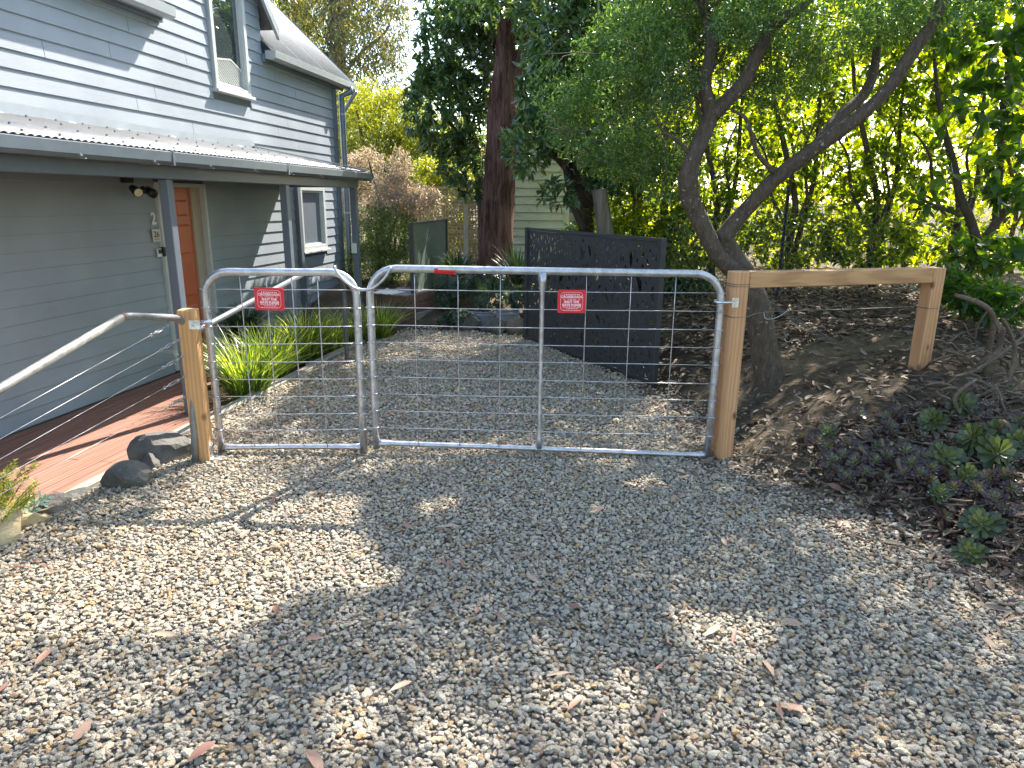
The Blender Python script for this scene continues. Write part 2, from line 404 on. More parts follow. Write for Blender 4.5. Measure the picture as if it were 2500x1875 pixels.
# ------------------------------------------------------------------ terrain
GRAVEL = [(-3.05, 1.2), (-2.80, 3.35), (-2.78, 3.75), (-2.66, 4.45), (-2.66, 4.9), (-2.55, 5.75), (-2.33, 6.9), (-2.16, 7.75), (-2.02, 8.5), (-1.85, 9.1), (-1.5, 9.9), (-.9, 10.0),
          (-.3, 9.7), (.19, 9.35), (.8, 8.1), (1.42, 6.9), (1.66, 6.0), (1.66, 5.1), (1.62, 4.75), (1.86, 4.46), (2.1, 4.07), (2.4, 3.68), (2.5, 3.2), (2.55, 2.9), (2.9, 1.2)]
def dist_poly(x, y, poly):
    x = np.asarray(x, float); y = np.asarray(y, float); d = np.full(x.shape, 1e9)
    for i in range(len(poly)):
        a = np.array(poly[i]); c = np.array(poly[(i + 1) % len(poly)]); e = c - a
        tt = np.clip(((x - a[0]) * e[0] + (y - a[1]) * e[1]) / (e @ e), 0, 1)
        d = np.minimum(d, np.hypot(x - a[0] - tt * e[0], y - a[1] - tt * e[1]))
    return d
def terrain(x, y, rough=True):
    x = np.asarray(x, float); y = np.asarray(y, float)
    ins = inpoly(x, y, GRAVEL); d = np.where(ins, 0, dist_poly(x, y, GRAVEL))
    off = x * HN[0] + y * HN[1]
    left = (off < -2.55) & (y < 9.7)
    right = np.clip((x - (.15 if False else -0.2)) / 1.2, 0, 1) * np.clip((y - 1.2) / 1, 0, 1)
    h = right * .80 * (1 - np.exp(-d / 1.15))
    back = np.clip((y - 9.6) / 2.6, 0, 1); back = back * back * (3 - 2 * back)
    h = np.maximum(h, back * .45)
    h = np.where(left, np.where(y < 4.6, -.10, -.07) * np.clip(d / .15, 0, 1), h)
    h = h + np.clip(y - 14, 0, 60) * .012
    if rough: h = h + np.clip(d * 2, 0, 1) * (~left) * (.035 * vnoise(np.stack([x, y, x * 0], -1), 3.1) + .015 * vnoise(np.stack([x, y, x * 0], -1), 9.0))
    return np.where(ins, -.012, h - .012)
def tz(x, y): return float(terrain(np.array([x]), np.array([y]))[0])

xs = np.concatenate([np.linspace(-400, -12, 14), np.arange(-11, 12.01, .16), np.linspace(13, 400, 14)])
ys = np.concatenate([np.linspace(-60, 0, 8), np.arange(.3, 18.01, .16), np.linspace(19, 700, 24)])
gx, gy = np.meshgrid(xs, ys); gz = terrain(gx, gy)
V = np.stack([gx, gy, gz], -1).reshape(-1, 3); nx, ny = len(xs), len(ys)
i0 = (np.arange(ny - 1)[:, None] * nx + np.arange(nx - 1)).ravel()
ground = nmesh('ground', V, np.stack([i0, i0 + 1, i0 + nx + 1, i0 + nx], 1), mt['soil'], smooth=True)
tag(ground, kind='structure')

# soil material: brown earth with tan dusty patches
m, t, b = M('earth bank'); c = coords(t)
n1 = N(t, 'ShaderNodeTexNoise', Scale=1.1, Detail=8.0, Roughness=.65); n2 = N(t, 'ShaderNodeTexNoise', Scale=24.0, Detail=6.0, Roughness=.7)
t.links.new(c, n1.inputs['Vector']); t.links.new(c, n2.inputs['Vector'])
col = ramp(t, n1.outputs[0], [(.32, (.04, .030, .021)), (.5, (.09, .068, .045)), (.7, (.19, .145, .09))])
col = mixc(t, .6, col, ramp(t, n2.outputs[0], [(.3, g3(.45)), (.7, g3(1.35))]), 'MULTIPLY')
t.links.new(col, b.inputs['Base Color']); b.inputs['Roughness'].default_value = .95; b.inputs['Specular IOR Level'].default_value = .15
bump(t, b, n2.outputs[0], .025); ground.data.materials[0] = m

# gravel bed: fine dark bedding sheet under the stones
mb = MB(); mb.add([(x, y, -.004) for x, y in GRAVEL], [tuple(range(len(GRAVEL)))])
bed = mb.build('gravel_drive', simple('gravel bedding', (.20, .18, .15), .95, noise=.5, ns=60, bmp=.01))
tag(bed, kind='structure')

# stones: a few chipped shapes, scattered by geometry nodes
def ico(level):
    import bmesh
    bm = bmesh.new(); bmesh.ops.create_icosphere(bm, subdivisions=level, radius=1.0)
    v = np.array([q.co[:] for q in bm.verts]); f = [tuple(x.index for x in q.verts) for q in bm.faces]; bm.free(); return v, f
ICO1, ICO2, ICO3 = ico(1), ico(2), ico(3)
def chip(v, r, planes=7, lo=.55, hi=.9):
    v = v.copy()
    for _ in range(planes):
        nn = r.normal(size=3); nn /= np.linalg.norm(nn); dd = r.uniform(lo, hi); k = v @ nn - dd
        v = v - np.clip(k, 0, None)[:, None] * nn
    return v
m, t, b = M('gravel stone')
oi = t.nodes.new('ShaderNodeObjectInfo')
col = ramp(t, oi.outputs['Random'], [(0, (.25, .23, .20)), (.10, (.36, .355, .34)), (.26, (.40, .39, .36)), (.42, (.50, .475, .42)), (.58, (.43, .39, .32)), (.70, (.56, .54, .49)),
                                     (.80, (.40, .30, .19)), (.87, (.28, .22, .165)), (.93, (.50, .36, .20)), (.97, (.66, .65, .61)), (1, (.25, .15, .11))])
n = N(t, 'ShaderNodeTexNoise', Scale=1.6, Detail=6.0, Roughness=.7); t.links.new(coords(t), n.inputs['Vector'])
col = mixc(t, .5, col, ramp(t, n.outputs[0], [(.3, g3(.8)), (.7, g3(1.35))]), 'MULTIPLY')
col = mixc(t, 1.0, col, (1.50, 1.36, 1.16), 'MULTIPLY')
t.links.new(col, b.inputs['Base Color']); b.inputs['Roughness'].default_value = .75
bump(t, b, n.outputs[0], .05); mt['stone'] = m
stone_src = []
for k in range(10):
    v = chip(ICO2[0], rng, 8) * np.array([1, rng.uniform(.62, .9), rng.uniform(.42, .68)])
    me = bpy.data.meshes.new('stone'); me.from_pydata([tuple(q) for q in v], [], ICO2[1]); me.materials.append(mt['stone'])
    stone_src.append(bpy.data.objects.new('stone', me))
def scatter(name, pts, rots, scls, sources, mat, kind='stuff', parent=None):
    me = bpy.data.meshes.new(name); me.vertices.add(len(pts)); me.vertices.foreach_set('co', np.asarray(pts, np.float32).ravel())
    for nm, dat, typ, key in (('rot', rots, 'FLOAT_VECTOR', 'vector'), ('scl', scls, 'FLOAT', 'value')):
        a = me.attributes.new(nm, typ, 'POINT'); a.data.foreach_set(key, np.asarray(dat, np.float32).ravel())
    a = me.attributes.new('idx', 'INT', 'POINT'); a.data.foreach_set('value', rng.integers(0, len(sources), len(pts)).astype(np.int32))
    me.materials.append(mat)
    o = bpy.data.objects.new(name, me); SC.collection.objects.link(o)
    ng = bpy.data.node_groups.new(name, 'GeometryNodeTree')
    ng.interface.new_socket('Geometry', in_out='INPUT', socket_type='NodeSocketGeometry'); ng.interface.new_socket('Geometry', in_out='OUTPUT', socket_type='NodeSocketGeometry')
    gi, go = ng.nodes.new('NodeGroupInput'), ng.nodes.new('NodeGroupOutput')
    m2p = ng.nodes.new('GeometryNodeMeshToPoints'); iop = ng.nodes.new('GeometryNodeInstanceOnPoints'); join = ng.nodes.new('GeometryNodeJoinGeometry')
    ng.links.new(gi.outputs[0], m2p.inputs[0]); ng.links.new(m2p.outputs[0], iop.inputs['Points'])
    for s_ in sources[::-1]:
        oi_ = ng.nodes.new('GeometryNodeObjectInfo'); oi_.inputs[0].default_value = s_; gti = ng.nodes.new('GeometryNodeGeometryToInstance')
        ng.links.new(oi_.outputs['Geometry'], gti.inputs[0]); ng.links.new(gti.outputs[0], join.inputs[0])
    ng.links.new(join.outputs[0], iop.inputs['Instance']); iop.inputs['Pick Instance'].default_value = True
    for nm, typ, sock in (('rot', 'FLOAT_VECTOR', 'Rotation'), ('scl', 'FLOAT', 'Scale'), ('idx', 'INT', 'Instance Index')):
        na = ng.nodes.new('GeometryNodeInputNamedAttribute'); na.data_type = typ; na.inputs[0].default_value = nm
        ng.links.new(na.outputs[0], iop.inputs[sock])
    ng.links.new(iop.outputs[0], go.inputs[0])
    md = o.modifiers.new('scatter', 'NODES'); md.node_group = ng
    tag(o, kind=kind); return o
P_ = []
for (y0, y1, st) in ((1.3, 5.2, .0185), (5.2, 10.1, .026)):
    X, Y = np.meshgrid(np.arange(-3.2, 3.0, st), np.arange(y0, y1, st))
    P_.append(np.stack([X.ravel() + rng.uniform(-.5, .5, X.size) * st * 1.1, Y.ravel() + rng.uniform(-.5, .5, X.size) * st * 1.1], 1))
P_ = np.concatenate(P_)
ins = inpoly(P_[:, 0], P_[:, 1], GRAVEL); dd = dist_poly(P_[:, 0], P_[:, 1], GRAVEL)
keep = ins | ((dd < .10) & (rng.random(len(P_)) < .45)) | ((dd < .3) & (rng.random(len(P_)) < .06) & (P_[:, 0] > 0))
keep &= ~(ins & (dd < .25) & (P_[:, 0] > 1.2) & (rng.random(len(P_)) < .35))
qx, qy = pix(np.stack([P_[:, 0], P_[:, 1], P_[:, 0] * 0], 1)); keep &= (qx > -260) & (qx < 2760) & (qy < 2150)
P_ = P_[keep]; n_ = len(P_)
sc_ = rng.lognormal(math.log(.0126), .26, n_).clip(.007, .024) * np.where(P_[:, 1] > 5.2, 1.12, 1.0)
zz = np.where(inpoly(P_[:, 0], P_[:, 1], GRAVEL), .0, terrain(P_[:, 0], P_[:, 1])) + sc_ * .35 + rng.random(n_) * .012 + .006 * vnoise(np.stack([P_[:, 0], P_[:, 1], P_[:, 0] * 0], 1), 5.0)
scatter('gravel', np.stack([P_[:, 0], P_[:, 1], zz], 1), np.stack([rng.normal(0, .36, n_), rng.normal(0, .36, n_), rng.uniform(0, 6.28, n_)], 1), sc_, stone_src, mt['stone'])

# ------------------------------------------------------------------ leaves
def leaf_mesh(P, D, L, wr=.3, big=False, up=None, curl=.15, spat=False):
    P = np.asarray(P, float); k = len(P); D = np.asarray(D, float); D = D / (np.linalg.norm(D, axis=1)[:, None] + 1e-9)
    L = np.broadcast_to(np.asarray(L, float), (k,))[:, None]; wr = np.broadcast_to(np.asarray(wr, float), (k,))[:, None]
    U = rng.normal(size=(k, 3)) * .6 + np.array([0, 0, 1.0]) if up is None else up
    S = np.cross(D, U); S /= np.linalg.norm(S, axis=1)[:, None] + 1e-9; Nn = np.cross(S, D)
    r = rng.random(k)
    if not big:
        a, tip = P, P + D * L - Nn * L * curl
        l_ = P + D * L * .45 + S * L * wr * .5 + Nn * L * .06; r_ = P + D * L * .45 - S * L * wr * .5 + Nn * L * .06
        V = np.stack([a, r_, tip, l_], 1).reshape(-1, 3); i = np.arange(k)[:, None] * 4
        Fc = np.concatenate([i + [0, 1, 2], i + [0, 2, 3]]); return V, Fc, np.repeat(r, 4)
    a, mid, tip = P, P + D * L * .5 - Nn * L * curl * .2, P + D * L - Nn * L * curl
    l1 = P + D * L * .28 + S * L * wr * .42 + Nn * L * .05; r1 = P + D * L * .28 - S * L * wr * .42 + Nn * L * .05
    l2 = P + D * L * .66 + S * L * wr * .42 + Nn * L * (.04 - curl * .4); r2 = P + D * L * .66 - S * L * wr * .42 + Nn * L * (.04 - curl * .4)
    if spat:
        l1 = P + D * L * .35 + S * L * wr * .24 + Nn * L * .04; r1 = P + D * L * .35 - S * L * wr * .24 + Nn * L * .04
        l2 = P + D * L * .84 + S * L * wr * .50 + Nn * L * .06; r2 = P + D * L * .84 - S * L * wr * .50 + Nn * L * .06
    V = np.stack([a, r1, r2, tip, l2, l1, mid], 1).reshape(-1, 3); i = np.arange(k)[:, None] * 7
    Fc = np.concatenate([i + q for q in ([0, 1, 6], [1, 2, 6], [2, 3, 6], [3, 4, 6], [4, 5, 6], [5, 0, 6])]); return V, Fc, np.repeat(r, 7)
class Leaves:
    def __init__(s): s.V = []; s.F = []; s.A = []; s.n = 0
    def add(s, V, F_, A):
        s.V.append(V); s.F.append(F_ + s.n); s.A.append(A); s.n += len(V)
    def build(s, name, mat, parent=None, loc=None, kind=None):
        o = nmesh(name, np.concatenate(s.V), np.concatenate(s.F), mat, parent, loc, np.concatenate(s.A))
        return tag(o, kind=kind)

# where the sun reaches the ground in the photograph (patches between the crowns' shadows)
def zp(ox, oy, sc, pts): return [(ox + x * sc, oy + y * sc) for x, y in pts]
k1 = .565
SUNLIT = [(1.0, zp(0, 1100, k1, [(0, 600), (100, 560), (230, 470), (470, 430), (430, 370), (560, 320), (700, 230), (830, 140), (960, 60), (1040, 60), (1060, 130), (1200, 140), (1240, 180), (1150, 210), (1080, 240), (1280, 230), (1450, 190), (1560, 190), (1560, 300), (1620, 420), (1640, 480), (1760, 530), (1700, 600), (1600, 640), (1280, 640), (1200, 700), (1080, 780), (1050, 840), (800, 830), (700, 850), (500, 830), (300, 850), (0, 830), (-900, 900), (-900, 640)])),
          (.75, zp(0, 1100, k1, [(600, 1060), (700, 960), (860, 960), (900, 1010), (800, 1060), (620, 1110)])),
          (.5, zp(0, 1100, k1, [(-400, 930), (450, 930), (560, 1000), (540, 1200), (350, 1180), (-400, 1130)])),
          (.55, zp(0, 1100, k1, [(540, 1260), (850, 1260), (900, 1500), (500, 1500)])),
          (.9, zp(0, 1100, k1, [(1380, 1100), (1480, 1020), (1700, 1060), (1660, 1150), (1650, 1280), (1500, 1371), (1380, 1371)])),
          (.9, zp(0, 1100, k1, [(1750, 1130), (1900, 1120), (2050, 1180), (2150, 1230), (2150, 1400), (1790, 1400), (1730, 1250)])),
          (.95, zp(1250, 1100, .984, [(60, 580), (200, 580), (205, 680), (60, 680)])), (.9, zp(1250, 1100, .984, [(240, 530), (310, 540), (315, 690), (240, 680)])),
          (.9, zp(1250, 1100, .984, [(380, 395), (660, 420), (660, 520), (560, 540), (430, 510)])), (.5, zp(1250, 1100, .984, [(480, 600), (700, 680), (700, 760), (480, 760)])),
          (.95, zp(1250, 1100, .984, [(535, 130), (570, 130), (570, 160), (535, 160)])), (.9, zp(1250, 1100, .984, [(800, 195), (850, 195), (850, 220), (800, 220)])), (.9, zp(1250, 1100, .984, [(270, 90), (340, 90), (340, 115), (270, 115)])),
          (.9, [(560, 985), (660, 940), (680, 1000), (600, 1060), (540, 1060)]), (.8, [(700, 1030), (745, 1020), (750, 1080), (690, 1085)]), (.9, [(1000, 1240), (1120, 1190), (1130, 1250), (1010, 1280)]),
          (.9, [(1880, 1000), (1930, 1000), (1930, 1050), (1870, 1050)]), (.9, [(1960, 1080), (2010, 1060), (2010, 1130), (1970, 1130)]), (.9, [(1800, 930), (1880, 930), (1870, 960), (1800, 960)])]
SHADED_LEFT = zp(0, 1100, k1, [(-900, 640), (0, 600), (100, 560), (230, 470), (470, 430), (430, 370), (560, 320), (700, 230), (830, 140), (900, 90), (840, 60), (600, 110), (380, 230), (200, 300), (60, 360), (-900, 500)])
def lit(P):
    """probability that the photograph shows sun where the shadow of a leaf at P would fall"""
    P = np.asarray(P, float); tt = P[:, 2] / SUN[2]; gxx = P[:, 0] - SUN[0] * tt; gyy = P[:, 1] - SUN[1] * tt
    px, py = pix(np.stack([gxx, gyy, gxx * 0], 1)); r = np.zeros(len(P))
    for p_, poly in SUNLIT: r = np.maximum(r, inpoly(px, py, poly) * p_)
    off = gxx * HN[0] + gyy * HN[1]
    house_side = ((off < -3.25) & (gyy < 12)) | ((off < -2.62) & (gyy < 4.9)) | ((gxx < -2.75) & (gyy < 4.9))
    r = np.where(house_side & ~inpoly(px, py, SHADED_LEFT), 1.0, r)
    return r
def house_clear(P, z0=.5):
    off = P[:, 0] * HN[0] + P[:, 1] * HN[1]; dn = -(SUN @ HN) / SUN[2]; dr = (W_OFF - off) / dn; z = P[:, 2] - dr
    s_ = P[:, 0] * HE[0] + P[:, 1] * HE[1] - (SUN @ HE) / SUN[2] * dr
    return ~((dr > 0) & (z > z0) & (z < 4.5) & (s_ < 11.8))
W_OFF = -4.96
def unlit(P, slack=1.0): return rng.random(len(P)) >= lit(P) * slack

def crown(parent, blobs, mat, L, n_per, wr=.3, name='crown', hole=.0, hf=3.0, seed=0, whorl=0, droop=.3, shell=.55, big=False, filt=True, spread=.5, kind=None, tilt=None):
    """blobs: (px, py, Y, rx_px, ry_px, depth_m, weight). Sprigs fill the blobs, leaves radiate from the sprigs."""
    lv = Leaves()
    for (bx, by, Y, rx, ry, dep, w) in blobs:
        c = onY(bx, by, Y); s_ = Y / 1747.0; k = int(n_per * w)
        d = rng.normal(size=(k, 3)); d /= np.linalg.norm(d, axis=1)[:, None]
        rad = rng.random(k)[:, None] ** (1 / 3); rad = rad * (1 - shell) + shell * (.75 + .35 * rad) * (rad > .3) + shell * rad * (rad <= .3)
        C = c + d * rad * np.array([rx * s_, dep, ry * s_]) * (1 + .22 * vnoise(d * 2.0, 1.6, seed + bx)[:, None])
        if hole: C = C[vnoise(C, hf, seed) > -1 + 2 * hole * .5 + hole * .15]
        if filt: C = C[unlit(C)] if filt is True else C[house_clear(C)]
        k = len(C)
        if k == 0: continue
        if whorl:
            ax = rng.normal(size=(k, 3)) * .6 + (C - c) / (np.linalg.norm(C - c, axis=1)[:, None] + 1e-6) * .8 + np.array([0, 0, .25 - droop])
            ax /= np.linalg.norm(ax, axis=1)[:, None]
            PP = np.repeat(C, whorl, 0); AX = np.repeat(ax, whorl, 0); q = rng.normal(size=PP.shape); q -= AX * (q * AX).sum(1)[:, None]; q /= np.linalg.norm(q, axis=1)[:, None] + 1e-9
            D = q * .85 + AX * rng.uniform(.1, .9, (len(PP), 1)); PP = PP - AX * rng.random((len(PP), 1)) * L * .4
        else:
            m_ = 5; ax = rng.normal(size=(k, 3)) + np.array([0, 0, .1]); ax /= np.linalg.norm(ax, axis=1)[:, None]
            AX = np.repeat(ax, m_, 0); tt = np.tile(np.linspace(-.5, .5, m_), k)[:, None]
            PP = np.repeat(C, m_, 0) + AX * tt * L * 2.2; D = AX * .7 + rng.normal(size=PP.shape) * spread + np.array([0, 0, -droop])
        lv.add(*leaf_mesh(PP, D, L * rng.uniform(.6, 1.15, len(PP)), wr, big=big))
    o = lv.build(name, mt[mat] if isinstance(mat, str) else mat, parent, kind=kind)
    return o
def branch(path, r0, r1, n=10, wob=.12, sub=3, seed=0):
    p = np.array(path, float); k = len(p); tt = np.linspace(0, k - 1, (k - 1) * sub + 1); out = []
    for q in tt:                                 # Catmull-Rom
        i = min(int(q), k - 2); f = q - i; a, b_, c_, d_ = p[max(i - 1, 0)], p[i], p[i + 1], p[min(i + 2, k - 1)]
        out.append(.5 * (2 * b_ + (c_ - a) * f + (2 * a - 5 * b_ + 4 * c_ - d_) * f * f + (3 * b_ - a - 3 * c_ + d_) * f ** 3))
    r = np.interp(tt, np.linspace(0, k - 1, 2), [r0, r1]) if np.isscalar(r0) and not hasattr(r1, '__len__') else np.interp(tt, np.arange(k), r0)
    return np.array(out), r
def limb(mb, path, r0, r1, n=10, wob=.12, sub=3, seed=0):
    p, r = branch(path, r0, r1, n, wob, sub); mb.tube(p, r, n, True, wob, seed); return p
def pp(pts, Y): return [onY(x, y, Y if np.isscalar(Y) else Y[i]) for i, (x, y) in enumerate(pts)]
def twigs(mb, anchor_pts, k, length, r=.006, up=.6):
    for _ in range(k):
        a = np.array(anchor_pts[rng.integers(len(anchor_pts))]); d = rng.normal(size=3) + np.array([0, 0, up]); d /= np.linalg.norm(d)
        l_ = length * rng.uniform(.5, 1.2); b1 = a + d * l_ * .5 + rng.normal(size=3) * l_ * .08; b2 = a + d * l_ + rng.normal(size=3) * l_ * .15
        mb.tube([a, b1, b2], [r, r * .7, r * .3], 4, False)

# ------------------------------------------------------------------ the house
W = -4.96
house = thing('house', 'blue grey weatherboard house with corrugated verandah and orange red front door', 'house')
house.rotation_euler = (0, 0, -AZ)
ORG['house'] = np.zeros(3)
def text_geo(s, size, bold=0.0, space=1.0):
    cu = bpy.data.curves.new('t', 'FONT'); cu.body = s; cu.size = size; cu.align_x = 'CENTER'; cu.align_y = 'CENTER'; cu.offset = bold; cu.space_character = space
    cu.resolution_u = 2
    o = bpy.data.objects.new('t', cu); me = bpy.data.meshes.new_from_object(o)
    v = [tuple(q.co) for q in me.vertices]; f = [tuple(p.vertices) for p in me.polygons]
    bpy.data.objects.remove(o); bpy.data.meshes.remove(me); return v, f
def text_on(mb, s, size, c, ax, ay, bold=0.0, lift=(0, 0, 0), space=1.0):
    v, f = text_geo(s, size, bold, space); c, ax, ay = (np.array(q, float) for q in (c, ax, ay))
    mb.add([c + ax * q[0] + ay * q[1] + np.array(lift) for q in v], f)

def plank(s0, s1, z0, z1, zl=None, zr=None):
    mb = MB(); b_ = .004
    zt0, zt1 = (z1 if zl is None else zl), (z1 if zr is None else zr)
    v = [(W - .012, s0, z0), (W - .012, s1, z0), (W - .012, s1, zt1), (W - .012, s0, zt0),
         (W + .015, s0, z0), (W + .015, s1, z0), (W + .003, s1, zt1), (W + .003, s0, zt0), (W + .0165, s0, z0 + b_), (W + .0165, s1, z0 + b_)]
    f = [(0, 1, 2, 3), (0, 4, 5, 1), (4, 8, 9, 5), (8, 7, 6, 9), (3, 2, 6, 7), (0, 3, 7, 8, 4), (1, 5, 9, 6, 2)]
    mb.add(v, [q[::-1] for q in f]); return mb.build('weatherboard', mt['board'], house)
def course(z0, z1, s0, s1, holes, joints):
    seg = [(s0, s1)]
    for a, c, h0, h1 in holes:
        if z1 > h0 + .01 and z0 < h1 - .01:
            seg = [q for u, w_ in seg for q in (((u, min(w_, a)), (max(u, c), w_)) if a < w_ and c > u else ((u, w_),)) if q[1] - q[0] > .02]
    for u, w_ in seg:
        cuts = [u] + sorted(j for j in joints if u + .25 < j < w_ - .25) + [w_]
        for a, c in zip(cuts[:-1], cuts[1:]): plank(a + .003, c - .003, z0, z1)
EX = .1437
HOLES = [(6.80, 7.68, -1, 2.0), (10.04, 10.97, 1.03, 2.06), (8.07, 8.92, 3.06, 5.0)]
jset = [[4.3, 7.0, 9.9], [5.6, 8.3, 10.7], [6.4, 9.1], [5.0, 7.6, 10.2], [3.9, 6.7, 9.6]]
for i in range(15):
    z0 = -.045 + i * EX
    course(z0, z0 + EX + .006, 1.2, 11.5, HOLES, [] if i < 20 else jset[i % 5])
z = -.045 + 15 * EX
k = 0
while z < 3.55:
    course(z, z + EX + .006, 1.2, 11.62, HOLES, jset[k % 5]); z += EX; k += 1
zg = z
rk = lambda zz: 1.22 - max(0, zz - 4.25) / 1.14                    # half width of the dormer gable
while z < 5.3:
    w0 = min(1.03, rk(z) - .06)
    if w0 < .15: break
    course(z, z + EX + .006, 8.27 - w0, 8.27 + w0, HOLES, []); z += EX
mb = MB(); mb.box((-9.5, 1.2, -.3), (W - .11, 11.6, 3.64)); mb.box((-7.3, 7.26, 3.645), (W - .11, 9.28, 4.4)); mb.build('wall_frame', mt['trim_dark'], house)
mb = MB()
for a, c in ((1.2, 6.8), (7.68, 11.6)): mb.box((W - .108, a, -.3), (W - .014, c, 2.0))
mb.box((W - .108, 1.2, 2.0), (W - .014, 11.6, 3.1)); mb.box((W - .108, 1.2, 3.1), (W - .014, 8.1, 3.64)); mb.box((W - .108, 8.9, 3.1), (W - .014, 11.6, 3.64))
mb.box((W - .108, 7.26, 3.645), (W - .014, 8.1, 4.4)); mb.box((W - .108, 8.9, 3.645), (W - .014, 9.28, 4.4)); mb.build('wall_lining', mt['trim_dark'], house)
mb = MB(); mb.box((W - .1, 11.51, -.05), (W + .035, 11.64, 3.62), .006); mb.build('corner_board', mt['gutter'], house)
mb = MB(); mb.box((W + .0, 9.93, -.02), (W + .075, 10.035, 2.24), .006); mb.build('cover_board', mt['trim_dark'], house)
# downpipe
mb = MB(); mb.tube([(W + .2, 11.85, 3.66), (W + .2, 11.85, 3.58), (W + .09, 11.72, 3.50), (W + .09, 11.72, 3.2), (W + .09, 11.72, .4), (W + .09, 11.72, 0)], .048, 12)
dp = mb.build('downpipe', mt['gutter'], house, True)
for zz in (3.2, 1.6, .5): mb = MB(); mb.tube([(W + .09, 11.72, zz), (W + .09, 11.72, zz + .03)], .053, 12); mb.build('pipe_bracket', mt['gutter_pale'], dp)
mb = MB(); mb.tube([(W + .22, 12.05, 3.62), (W + .1, 12.12, 3.5), (W - .05, 12.12, 3.3), (W - .05, 12.12, 2.9)], .035, 10); mb.build('overflow_pipe', mt['gutter_pale'], house, True)
# flashing above the verandah roof
mb = MB()
sv = np.arange(1.2, 8.9, .12); vv = []
for s_ in sv: vv += [(W + .034, s_, 2.47 + .012 * math.sin(s_ * 9) + .008 * math.sin(s_ * 23)), (W + .034, s_, 2.555 + .010 * math.sin(s_ * 1.4 + 1)), (W + .12, s_, 2.452 + .006 * math.sin(s_ * 31))]
mb.add(vv, [q for i in range(len(sv) - 1) for q in ((3 * i, 3 * i + 3, 3 * i + 4, 3 * i + 1), (3 * i + 2, 3 * i + 5, 3 * i + 3, 3 * i))]); mb.build('flashing', mt['flash'], house)

# corrugated roofs
def corrugated(name, lo, hi, s0, s1, mat, parent, pitch=.064, amp=.0058, lo_f=None, hi_f=None, sub=8, rows=3):
    n_ = int((s1 - s0) / pitch * sub); V = []; F_ = []
    lo, hi = np.array(lo, float), np.array(hi, float); d = hi - lo; nn = np.array([-d[1], d[0]]) / np.linalg.norm(d)
    if nn[1] < 0: nn = -nn
    for i in range(n_ + 1):
        s_ = s0 + (s1 - s0) * i / n_; h = amp * math.sin(2 * math.pi * s_ / pitch)
        t0 = 0 if lo_f is None else lo_f(s_); t1 = 1 if hi_f is None else hi_f(s_)
        for r_ in range(rows):
            q = lo + d * (t0 + (t1 - t0) * r_ / (rows - 1)) + nn * h; V.append((q[0], s_, q[1]))
    F_ = [(i * rows + r_, i * rows + r_ + 1, (i + 1) * rows + r_ + 1, (i + 1) * rows + r_) for i in range(n_) for r_ in range(rows - 1)]
    mb = MB(); mb.add(V, F_); o = mb.build(name, mat, parent, True)
    md = o.modifiers.new('thickness', 'SOLIDIFY'); md.thickness = .002; return o
vlo, vhi = (-3.70, 2.215), (W + .03, 2.475)
hipf = lambda s_: 1.0 if s_ < 8.85 else max(.02, 1 - (s_ - 8.85) / .83)
shs = np.arange(1.2, 9.7, .84)
for a in shs: corrugated('roof_sheet', vlo, vhi, a, min(a + .84, 9.66), mt['roof'], house, hi_f=hipf)
mb = MB(); mb.add([(W + .03, 8.85, 2.47), (-3.70, 9.66, 2.215), (W + .03, 9.66, 2.215)], [(0, 1, 2)]); mb.build('hip_end', mt['roof'], house)
mb = MB(); mb.beam((W + .03, 8.84, 2.50), (-3.69, 9.67, 2.238), .10, .012); mb.build('hip_capping', mt['gutter_pale'], house)
mb = MB()                                        # roof screws
for s_ in np.arange(1.3, 9.5, .30):
    for f_ in (.06, .36, .68, .93):
        if f_ < hipf(s_) - .05: mb.box((vlo[0] + (vhi[0] - vlo[0]) * f_ - .006, s_ - .006, vlo[1] + (vhi[1] - vlo[1]) * f_ + .008), (vlo[0] + (vhi[0] - vlo[0]) * f_ + .006, s_ + .006, vlo[1] + (vhi[1] - vlo[1]) * f_ + .020))
tag(mb.build('roof_screws', mt['trim_dark'], house), kind='stuff')
# gutter in lengths, with brackets
prof = [(-3.79, 2.205), (-3.79, 2.115), (-3.775, 2.10), (-3.68, 2.10), (-3.655, 2.125), (-3.65, 2.195), (-3.662, 2.20), (-3.662, 2.193)]
def extrude(name, prof, s0, s1, mat, parent, closed=False, th=.002):
    mb = MB(); n_ = len(prof); mb.add([(p[0], s_, p[1]) for s_ in (s0, s1) for p in prof], [(i, (i + 1) % n_, n_ + (i + 1) % n_, n_ + i) for i in range(n_ if closed else n_ - 1)])
    o = mb.build(name, mat, parent); md = o.modifiers.new('t', 'SOLIDIFY'); md.thickness = th; return o
gl = [1.2, 3.4, 5.3, 7.25, 9.72]
for a, c in zip(gl[:-1], gl[1:]):
    g_ = extrude('gutter', prof, a, c - .004, mt['gutter'], house)
    mb = MB(); mb.box((-3.80, c - .012, 2.095), (-3.645, c + .012, 2.21)); mb.build('gutter_joint', mt['gutter'], g_)
for s_ in np.arange(3.6, 9.6, .75): mb = MB(); mb.box((-3.80, s_ - .008, 2.094), (-3.646, s_ + .008, 2.099)); mb.build('gutter_bracket', mt['gutter_pale'], house)
mb = MB(); mb.box((-3.90, 1.2, 1.995), (-3.81, 9.60, 2.185), .004); mb.build('verandah_beam', mt['trim_dark'], house)
mb = MB(); mb.box((W + .03, 9.505, 2.0), (-3.905, 9.595, 2.17), .004); mb.build('verandah_beam', mt['trim_dark'], house)
